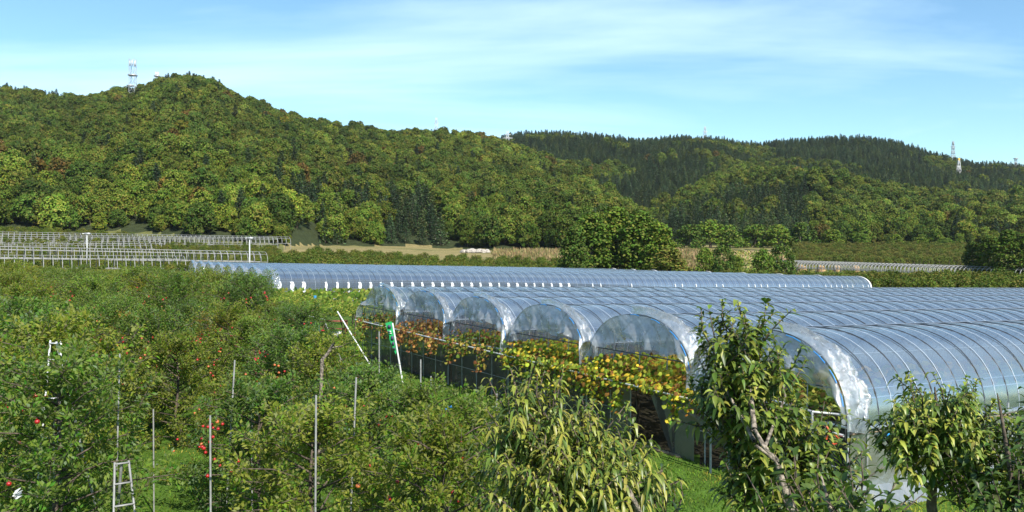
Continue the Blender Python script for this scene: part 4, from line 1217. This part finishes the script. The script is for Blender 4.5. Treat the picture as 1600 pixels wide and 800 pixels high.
# farther orchards: one mass of small trees
SRC2 = bpy.data.collections.new('orchard_sources')
for k, (cme, tme) in enumerate(AV[:3]):
    mb = dense_tree_mesh(3.5, 3.6, 1100, 0.24, 0.35, 0.1)
    SRC2.objects.link(bpy.data.objects.new('orchard_src_%d' % k, mb.mesh('orchard_src_%d' % k, [M_far_leaf, M_bark])))
gx_, gy_ = np.meshgrid(np.arange(-150, 190, 2.9), np.arange(60, 262, 3.0))
gx_ = gx_.ravel() + rng.uniform(-.5, .5, gx_.size); gy_ = gy_.ravel() + rng.uniform(-.4, .4, gy_.size)
u = 800 + FPX * gx_ / gy_; sg, tg_ = local(gx_, gy_)
blockB = (sg > 56) & (sg < 100) & (tg_ > 1) & (tg_ < 82)
blockA = (sg < 31) & (tg_ > -3) & (tg_ < 76)
lower = (gx_ < at(430, 150)) & (gy_ > 96) & (gy_ < 172) & (u < 425)
upper = (u < 470) & (gy_ > 172)
m = (u > -60) & (u < 1680) & ~blockA & ~blockB & ~upper
left_near = (u < 430) & (gy_ < 92)
m &= ~left_near & ~((u < 600) & (gy_ < 92))
m &= ~((gx_ > -25) & (gy_ < 105) & (tg_ < 82) & (sg < 100))
m &= (u < 880) & (gy_ < 192) | (u >= 880) & (u < 1120) & (gy_ < 140) | (u >= 1120) & (gy_ < 146)
m &= ~((u > 1190) & (gy_ > 150) & (sg > 170) & (sg < 400) & (gy_ > 215 - (u - 1200) * 0.17))
low_l = (u < 425) & (gy_ > 92) & (gy_ < 172)
m &= ~(low_l & (gy_ > 92)) & ~((u < 480) & (gy_ < 150) & (gy_ > 92))
x, y = gx_[m], gy_[m]
tt = tints(len(x), [(0.145, 0.135, 0.08), (0.165, 0.13, 0.09), (0.125, 0.125, 0.08)], 0.12)
gn_scatter('distant_orchard', np.stack([x, y, H(x, y) - 0.05], 1), rng.integers(0, 3, len(x)), rng.uniform(0.85, 1.1, len(x)), rng.uniform(0, 6.28, len(x)), tt, SRC2, 'rows of small fruit trees filling the valley behind the greenhouses', 'orchard')
gx_, gy_ = np.meshgrid(np.arange(-170, -25, 2.4), np.arange(94, 220, 2.6)); gx_ = gx_.ravel() + rng.uniform(-.5, .5, gx_.size); gy_ = gy_.ravel() + rng.uniform(-.4, .4, gy_.size)
u = 800 + FPX * gx_ / gy_; m = (u > -60) & (u < 440 - 30 * (gy_ < 150)) & (rng.random(len(u)) < 0.8); x, y = gx_[m], gy_[m]
gn_scatter('vineyard', np.stack([x, y, H(x, y) - 0.05], 1), rng.integers(0, 3, len(x)), rng.uniform(0.35, 0.6, len(x)), rng.uniform(0, 6.28, len(x)), tints(len(x), [(0.17, 0.15, 0.09), (0.20, 0.15, 0.10), (0.13, 0.13, 0.08)], 0.15), SRC2, 'low vines and weeds under the bare hoop tunnels on the left terraces', 'vines')
# second distant strip right, below the scrub
gx_, gy_ = np.meshgrid(np.arange(90, 200, 3.0), np.arange(262, 318, 3.2)); gx_ = gx_.ravel() + rng.uniform(-.5, .5, gx_.size); gy_ = gy_.ravel() + rng.uniform(-.4, .4, gy_.size)
u = 800 + FPX * gx_ / gy_; m = (u > 1240) & (u < 1540); x, y = gx_[m], gy_[m]
gn_scatter('far_orchard', np.stack([x, y, H(x, y) - 0.05], 1), rng.integers(0, 3, len(x)), rng.uniform(0.8, 1.0, len(x)), rng.uniform(0, 6.28, len(x)), tints(len(x), [(0.19, 0.135, 0.12), (0.17, 0.15, 0.11)], 0.15), SRC2, 'reddish green belt of young fruit trees below the right hill', 'orchard')

# ------------------------------------------------------------ poles, ladders and small things in the orchard
def pole(px, d, top_py, label, lean=(0, 0), r=0.015, mat=M_frame, name='support_pole', group='support poles in the orchard'):
    if px not in (493, 366, 186, 556, 592, 440):      # most poles stand beside a trunk, inside its crown
        c_ = [q for q in rows if 11 < q[0] < 24 and abs(800 + FPX * q[1] / q[0] - px) < 55 and abs(q[0] - d) < 4.5]
        if c_: d = min(c_, key=lambda q: abs(800 + FPX * q[1] / q[0] - px))[0] + 0.25
    x = at(px, d); z = H1(x, d); zt = CAMZ + (HOR - top_py) / FPX * d
    o = MB().tube([(-lean[0], -lean[1], -0.25), (0, 0, zt - z)], r, 8).obj(name, mat, smooth=True); o.location = (x, d, z)
    mb = o.data
    tag(o, label, 'pole', group); return o
for (px, d, ty, ln, lab) in ((42, 13.2, 600, 0, 'steel pole with a bare top at the far left edge of the orchard'), (82, 11.5, 652, 0, 'short stretch of steel pole showing between leaves at the lower far left'),
        (186, 14.5, 553, .12, 'brownish steel pole with its top standing out above an apple tree'), (238, 17, 640, 0, 'thin pole half hidden left of the dark apple tree'), (327, 12.5, 650, 0, 'pole hidden among leaves in the lower left middle'),
        (366, 15.5, 563, .22, 'leaning steel pole beside yellow apples'), (392, 18, 625, 0, 'thin steel pole right of the leaning one'), (493, 12.2, 618, .03, 'tallest bright steel pole in the open gap of the orchard'),
        (592, 22, 518, 0, 'thin dark pole behind the red apples'), (556, 13.8, 590, .15, 'leaning pole beside a pair of red apples'), (673, 17.5, 588, 0, 'grey pole in the trees under the green banner'), (657, 21, 562, 0, 'short pole top just below the banner'),
        (776, 18.5, 612, 0, 'bluish pole near the yellow leaved peach tree'), (672, 13, 735, 0, 'low grey pole stub in the grass gap'), (440, 40, 535, 0, 'tiny pole top far back in the orchard')):
    pole(px, d, ty, lab, (ln, 0))
def orchard_ladder(px, d, top_py, wt, wb, label, rz=0.0, mat=M_white, lean=0.45):
    x = at(px, d); z = H1(x, d); h = CAMZ + (HOR - top_py) / FPX * d - z
    o = empty('orchard_ladder', (x, d, z), label, 'ladder', 'tripod ladders in the orchard', rz)
    for sx in (-1, 1):
        MB().tube([(sx * wb / 2, -lean, 0), (sx * wt / 2, 0, h)], 0.018, 4).obj('rail', mat, o)
    n_ = int(h / 0.32)
    for i in range(1, n_ + 1):
        q = min(i / n_, 0.985); w_ = wb * (1 - q) + wt * q
        MB().box((0, -lean * (1 - q), h * q), (w_, 0.05, 0.02)).obj('step', mat, o)
    MB().tube([(0, 0.02, h - 0.03), (0.0, h * 0.42, 0)], 0.024, 5).obj('prop', mat, o)
    return o
orchard_ladder(86, 16.0, 532, 0.20, 0.40, 'white tripod ladder standing high among the apple trees on the left')
orchard_ladder(188, 13.4, 722, 0.20, 0.46, 'grey tripod ladder with splayed legs in the lower left of the orchard', rz=0.6, mat=M_frame)

# white poles with heads beyond the orchard
def lamp_pole(px, d, base_py, top_py, label):
    x = at(px, d); z = min(H1(x, d), CAMZ + (HOR - base_py) / FPX * d); zt = CAMZ + (HOR - top_py) / FPX * d
    o = empty('frost_fan', (x, d, z), label, 'frost fan', 'white frost fans on the left terraces')
    MB().tube([(0, 0, 0), (0, 0, zt - z)], 0.11, 8).obj('mast', M_white, o, True)
    MB().box((0.1, 0, zt - z + .1), (1.0, .35, .35)).obj('motor', M_steel, o)
    MB().box((-0.45, 0, zt - z + .1), (0.06, 1.5, .14)).obj('blade', M_white, o)
lamp_pole(136, 160, 388, 366, 'white frost fan pole between the two rows of bare hoop tunnels')
lamp_pole(390, 148, 415, 373, 'taller white frost fan pole at the right end of the lower hoop tunnel')

# things by the open trellis
def strut(px0, d0, py0, px1, d1, py1, r, mat, name, label, cat):
    a_, b_ = np.array(at(px0, d0, py0)), np.array(at(px1, d1, py1))
    o = MB().tube([(0, 0, 0), b_ - a_], r, 8).obj(name, mat, smooth=True); o.location = a_
    return tag(o, label, cat)
strut(527, 42, 487, 577, 40.5, 569, 0.034, M_white, 'leaning_pole', 'thick white pole leaning in front of the open grape trellis', 'pole')
strut(508, 42, 505, 536, 40, 571, 0.03, M_frame, 'leaning_pole', 'short pale grey pole leaning left of the brown bench', 'pole')
strut(481, 40, 508, 508, 39, 576, 0.05, M_bright, 'leaning_pole', 'thin grey pole leaning at the left of the trellis', 'pole')
strut(492, 56, 462, 491, 56, 520, 0.09, M_blue, 'blue_post', 'blue post standing at the left end of the open grape trellis', 'post')
d = 55; x = at(523, d)
o = empty('work_bench', (x, d, H1(x, d)), 'rusty brown work bench under the open grape trellis', 'bench')
MB().box((0, 0, 0.84), (1.5, .7, .08)).obj('top', M_rust, o); MB().box((0, 0, 0.35), (1.45, .65, .05)).obj('shelf', M_rust, o)
for sx in (-.7, .7):
    for sy in (-.3, .3): MB().box((sx, sy, .4), (.07, .07, .84)).obj('leg', M_rust, o)
def crate(px, d, py, w_, label, mat=M_white):
    x, y, z = at(px, d, py)
    mb = MB(); mb.box((0, 0, -.13), (w_, .35, .02))
    for sx in (-1, 1): mb.box((sx * w_ / 2, 0, 0), (.02, .35, .28))
    for sy in (-1, 1): mb.box((0, sy * .175, 0), (w_ - .03, .02, .28))
    o = mb.obj('crate', mat); o.location = (x, y, z); return tag(o, label, 'crate')
crate(525, 53, 380 + 5.55 * FPX / 53, .6, 'white crate on the ground just in front of the brown bench')
# green banner by the farthest bay
bx, by, bz = at(602, 36.0, 505)
bo = empty('banner', (bx, by, bz), 'slim green banner leaning beside a white stick at the farthest bay', 'banner')
h = 1.3
V = [(0, 0, 0), (0.24, -0.03, 0.08), (0.34, 0, -0.05), (0.50, -0.03, -h * 0.9), (0.42, 0, -h), (0.18, 0, -h * 0.55)]
V2 = [(a_[0], a_[1] + .03, a_[2]) for a_ in V]
mb = MB().add(V + V2, [(0, 1, 2, 2), ]) if False else MB()
mb.add(V, [(0, 5, 2), (5, 3, 2), (0, 2, 1), (5, 4, 3)]); mb.add(V2, [(0, 2, 5), (5, 2, 3), (0, 1, 2), (5, 3, 4)])
mb.obj('cloth', M_green, bo)
for (cx_, cz, w_, hh, mt) in ((.17, -.14, .13, .14, M_dark), (.17, -.34, .15, .04, M_white), (.20, -.42, .13, .035, M_white), (.29, -.62, .11, .16, M_dark), (.33, -.85, .09, .14, M_dark), (.38, -1.06, .07, .1, M_dark)):
    MB().box((cx_, -.045, cz), (w_, .01, hh)).obj('mark', mt, bo)
strut(613, 35.6, 505, 629, 35.2, 599, 0.035, M_white, 'white_stick', 'white stick leaning just right of the green banner', 'stick')
# blue cloth and small scraps caught in the trees
def scrap(px, d, py, w_, h_, mat, label, cat):
    nx, nz_ = 8, 8; V = []
    for i in range(nx):
        for j in range(nz_):
            V.append((w_ * (i / 7 - .5) * (1 - .25 * j / 7), 0.08 * math.sin(i * 1.9 + j), -h_ * j / 7 - 0.25 * h_ * math.sin(i * 1.3)))
    o = MB().add(V, [(i * 8 + j, (i + 1) * 8 + j, (i + 1) * 8 + j + 1, i * 8 + j + 1) for i in range(7) for j in range(7)]).obj('cloth_scrap', mat, smooth=True)
    o.location = at(px, d, py); return tag(o, label, cat)
scrap(703, 17.2, 634, .20, .13, M_blue, 'bright blue cloth caught in an apple tree near the net wall', 'cloth')
scrap(785, 9.4, 733, .11, .09, M_white, 'small white scrap glinting left of the peach tree', 'cloth')
scrap(474, 52.0, 479, .8, .45, M_white, 'white sheet draped over the rail at the left end of the open grape trellis', 'sheet')
scrap(24, 11.2, 768, .06, .08, M_white, 'white scrap hanging at the bottom left corner', 'cloth')
# bare pale branch stub in the orchard
o = MB().tube([at(494, 19.5, 782), at(498, 19.5, 680), at(503, 19.5, 562), at(512, 19.5, 552), at(519, 19.5, 540), at(522, 19.4, 536)], [.05, .045, .04, .036, .03, .018], 8).tube([at(516, 19.5, 544), at(534, 19.4, 541)], [.02, .012], 6).obj('dead_branch', M_pale_bark, smooth=True)
tag(o, 'pale sawn dead branch curving up between apple trees', 'branch')

# ------------------------------------------------------------ grass blades
def grass_area(n_):
    y = 9 + 46 * rng.random(n_) ** 1.5; u = rng.uniform(-60, 1660, n_)
    x = (u - 800) / FPX * y
    s, t_ = local(x, y); ok = ~((s > -0.1) & (s < 30) & (t_ > 0.0))
    return np.stack([x, y], 1)[ok]
xy = grass_area(150000); n_ = len(xy); mb = MB()
pos = np.stack([xy[:, 0], xy[:, 1], H(xy[:, 0], xy[:, 1]) - 0.01], 1)
ax = unit(np.stack([rng.normal(0, .5, n_), rng.normal(0, .5, n_), np.ones(n_)], 1))
leaf_quads(mb, pos, ax, unit(rng.normal(size=(n_, 3)) * np.array([1, 1, .2])), 0.085 * (0.5 + rng.random(n_)), 0.028, palette([(0.095, 0.185, 0.020), (0.13, 0.22, 0.026), (0.17, 0.23, 0.035), (0.075, 0.15, 0.018)], n_, 0.2), 0.1)
gc = mb.col[-1]; pch = np.tile(fbm(xy[:, 0] / 1.6, xy[:, 1] / 1.6, 9), 2)[:, None]; mb.col[-1] = gc * (1 + 0.7 * pch) * np.where(pch > 0.28, np.array([1.7, 1.05, 1.3]), 1.0)
gr_ = mb.obj('grass', M_leaf); gr_['tint'] = [1.0, 1.0, 1.0]; tag(gr_, 'bright green grass on the lawn and between the apple trees', 'grass', kind='stuff')

# ------------------------------------------------------------ peach and cherry trees close to the camera
def near_tree(name, label, px, d, shoots_fn, nshoot, leaf, cols, bark=M_pale_bark, droop=0.6, limbs=(), group=None, tint=1.0, cat='fruit tree', trunk_r=0.09):
    x = at(px, d); z = H1(x, d)
    o = empty(name, (x, d, z), label, cat, group)
    o0 = np.array([x, d, z])
    br, lf, tw = MB(), MB(), MB()
    for lb in limbs:
        pp = [np.array(at(*q)) - o0 for q in lb[0]]
        br.tube(pp, np.linspace(lb[1], lb[2], len(pp)), 9)
    L, W, per = leaf
    for i in range(nshoot):
        b0, dd, l2 = shoots_fn(i)
        b0 = b0 - o0
        # twig curves a little
        side = rand_unit(1)[0] * 0.12 * l2
        tw.tube([b0, b0 + dd * l2 * .5 + side, b0 + dd * l2], [0.008, 0.006, 0.003], 4)
        m_ = per + int(rng.integers(-3, 4))
        qs = np.linspace(0.08, 1, m_)[:, None]; qs = np.clip(qs + 0.03 * rng.normal(size=(m_, 1)), 0.02, 1)
        pos = b0 + dd * l2 * qs + side * np.sin(qs * math.pi)
        ang = np.arange(m_) * 2.4 + rng.random() * 6
        u1 = unit(np.cross(dd, np.array([0.3, 0.2, 1.0]))); u2 = np.cross(dd, u1)
        out = np.cos(ang)[:, None] * u1 + np.sin(ang)[:, None] * u2
        ax = unit(out * 0.85 + dd * (0.25 + 0.6 * qs) + 0.18 * rng.normal(size=(m_, 3)))
        nr_ = unit(np.array([0, 0, 1.0]) + dd * 0.4 + 0.3 * rng.normal(size=(m_, 3)))
        c = palette(cols, m_, 0.18)
        blade_leaves(lf, pos, ax, nr_, L * (0.65 + 0.5 * rng.random(m_)), W * (0.8 + 0.4 * rng.random(m_)), c, droop * (0.6 + 0.8 * rng.random(m_)), 0.20)
    br.obj('trunk', bark, o, True); tw.obj('twigs', M_bark, o)
    c = lf.obj('crown', M_near_leaf, o, True); c['tint'] = [tint] * 3
    return o
def crown_pts(blobs, up=0.9, ln=(0.25, 0.5)):
    """blobs: (px, py, d, rx, ry, rz) ellipsoids given where they stand; returns a shoot generator"""
    w_ = np.array([b_[3] * b_[4] * b_[5] for b_ in blobs]) ** 0.7; w_ = w_ / w_.sum()
    def f(i):
        b_ = blobs[rng.choice(len(blobs), p=w_)]
        c = np.array(at(b_[0], b_[2], b_[1]))
        v_ = rand_unit(1)[0] * (0.35 + 0.65 * rng.random() ** 0.5)
        p0 = c + v_ * np.array([b_[3], b_[5], b_[4]])
        dd = unit(v_ * 0.7 + np.array([0, 0, up]) + 0.25 * rng.normal(size=3))
        return p0, dd, rng.uniform(*ln)
    return f
PEACH = [(0.185, 0.22, 0.032), (0.25, 0.27, 0.042), (0.10, 0.145, 0.022), (0.28, 0.27, 0.05), (0.065, 0.11, 0.018)]
CHERRY = [(0.07, 0.12, 0.018), (0.12, 0.17, 0.025), (0.19, 0.23, 0.036), (0.05, 0.09, 0.016), (0.25, 0.26, 0.045)]
DARKC = [(0.04, 0.08, 0.016), (0.06, 0.105, 0.02), (0.09, 0.13, 0.025)]
near_tree('peach_tree', 'peach tree with long drooping yellow green leaves in the bottom middle', 900, 6.6,
          crown_pts([(812, 660, 6.6, .12, .13, .3), (820, 700, 6.6, .18, .2, .4), (862, 675, 6.5, .16, .18, .4), (862, 740, 6.4, .32, .25, .5), (915, 750, 6.3, .36, .24, .5), (960, 770, 6.2, .2, .22, .4), (885, 820, 6.2, .42, .35, .6), (930, 715, 6.4, .24, .10, .3)], up=0.6, ln=(0.22, 0.42)),
          360, (0.118, 0.026, 20), PEACH, droop=1.0,
          limbs=((((905, 6.6, 1500), (915, 6.6, 1000), (930, 6.6, 850), (905, 6.6, 760), (850, 6.6, 690), (800, 6.6, 640)), .075, .012), (((930, 6.6, 870), (998, 5.75, 800), (984, 5.75, 770), (966, 5.75, 745)), .034, .012), (((915, 6.6, 900), (820, 6.5, 790), (790, 6.5, 740)), .05, .012)))
near_tree('cherry_tree', 'tall cherry tree standing above the others in front of the nearest bay', 1240, 7.2,
          crown_pts([(1168, 545, 7.2, .10, .12, .2), (1122, 565, 7.2, .07, .10, .2), (1168, 600, 7.2, .24, .18, .35), (1212, 605, 7.2, .12, .14, .25), (1165, 660, 7.1, .28, .22, .45), (1115, 650, 7.2, .10, .08, .3), (1205, 720, 7.1, .28, .26, .4), (1250, 705, 7.2, .2, .18, .3), (1275, 750, 7.0, .16, .12, .3), (1220, 775, 7.0, .26, .22, .4), (1180, 800, 6.8, .12, .06, .2)], up=0.9, ln=(0.22, 0.42)),
          300, (0.118, 0.040, 18), CHERRY, droop=0.75,
          limbs=((((1290, 6.6, 1500), (1265, 6.5, 950), (1240, 6.35, 800), (1224, 6.35, 755), (1216, 6.4, 722), (1196, 6.4, 700), (1180, 6.5, 672)), .038, .014), (((1180, 6.5, 672), (1172, 7.0, 600), (1166, 7.2, 500), (1163, 7.2, 487)), .022, .004),
                 (((1216, 6.4, 722), (1182, 6.4, 697)), .02, .010), (((1180, 6.5, 690), (1130, 7.1, 600), (1122, 7.1, 535)), .016, .004), (((1196, 6.4, 700), (1228, 7.1, 620), (1215, 7.1, 560)), .014, .004)))
# upright leader shoots of the cherry
near_tree('cherry_tree', 'bushy cherry tree with drooping light green leaves in the lower right', 1462, 7.8,
          crown_pts([(1458, 655, 7.8, .18, .15, .3), (1500, 665, 7.8, .20, .12, .3), (1450, 700, 7.7, .32, .2, .4), (1505, 710, 7.7, .34, .22, .45), (1412, 700, 7.8, .1, .12, .2), (1545, 725, 7.7, .18, .2, .4), (1495, 755, 7.8, .28, .14, .3), (1430, 735, 7.7, .16, .10, .3), (1540, 770, 7.6, .24, .14, .3)], up=0.85, ln=(0.2, 0.38)),
          240, (0.120, 0.036, 19), [tuple(np.array(c_) * 1.25) for c_ in CHERRY], droop=0.9, bark=M_bark,
          limbs=((((1470, 7.8, 1400), (1468, 7.8, 860), (1458, 7.8, 790), (1462, 7.8, 740), (1466, 7.8, 640), (1462, 7.8, 605)), .07, .006), (((1462, 7.8, 760), (1520, 7.7, 740), (1556, 7.7, 690)), .03, .006), (((1462, 7.8, 770), (1430, 7.7, 740), (1400, 7.7, 690)), .03, .006)))
near_tree('cherry_tree', 'darker leaved cherry tree cut by the right edge', 1600, 7.0,
          crown_pts([(1590, 740, 7.0, .16, .16, .4), (1565, 800, 6.9, .26, .14, .4), (1620, 730, 7.1, .16, .26, .4), (1600, 810, 6.8, .3, .2, .4)], up=0.9, ln=(0.2, 0.42)),
          70, (0.12, 0.042, 14), DARKC, droop=0.6, bark=M_bark, limbs=((((1610, 7.0, 1400), (1600, 7.0, 850), (1575, 7.0, 700), (1565, 7.0, 640), (1560, 7.0, 615)), .03, .004),))
near_tree('young_cherry', 'low dark sprays of large leaves at the bottom between the two cherry trees', 1330, 5.6,
          crown_pts([(1290, 800, 5.7, .20, .10, .3), (1345, 815, 5.6, .22, .10, .3), (1270, 790, 5.9, .10, .06, .2), (1390, 825, 5.6, .14, .08, .3), (1300, 860, 5.5, .5, .12, .4)], up=1.0, ln=(0.25, 0.5)),
          36, (0.115, 0.045, 11), DARKC + CHERRY[:2], droop=0.35, limbs=((((1330, 5.6, 1500), (1325, 5.6, 900), (1300, 5.6, 800), (1285, 5.7, 745)), .035, .006),), cat='young tree')
near_tree('sapling', 'small dark leaved sapling at the bottom edge beside the lawn', 1038, 6.4,
          crown_pts([(1036, 790, 6.4, .05, .12, .08), (1046, 800, 6.4, .10, .08, .1)], up=1.6, ln=(0.12, 0.24)),
          9, (0.07, 0.028, 8), [(0.015, 0.04, 0.014), (0.02, 0.05, 0.016)], droop=0.15, bark=M_bark, limbs=((((1040, 6.4, 1400), (1038, 6.4, 860), (1036, 6.4, 760)), .012, .004),), cat='sapling')

# ------------------------------------------------------------ thin air over the whole valley
hz = MB().box((0, 0, 118), (5100, 5100, 244))
m_hz, n, l, p = new_mat('haze'); n.remove(p)
pv = n.new('ShaderNodeVolumePrincipled'); pv.inputs['Density'].default_value = 0.00005; pv.inputs['Color'].default_value = (0.80, 0.88, 0.96, 1); pv.inputs['Anisotropy'].default_value = 0.2
l.new(pv.outputs[0], n['Material Output'].inputs['Volume'])
ho = hz.obj('haze', m_hz); tag(ho, 'thin pale haze softening the far hills', 'haze', kind='stuff')
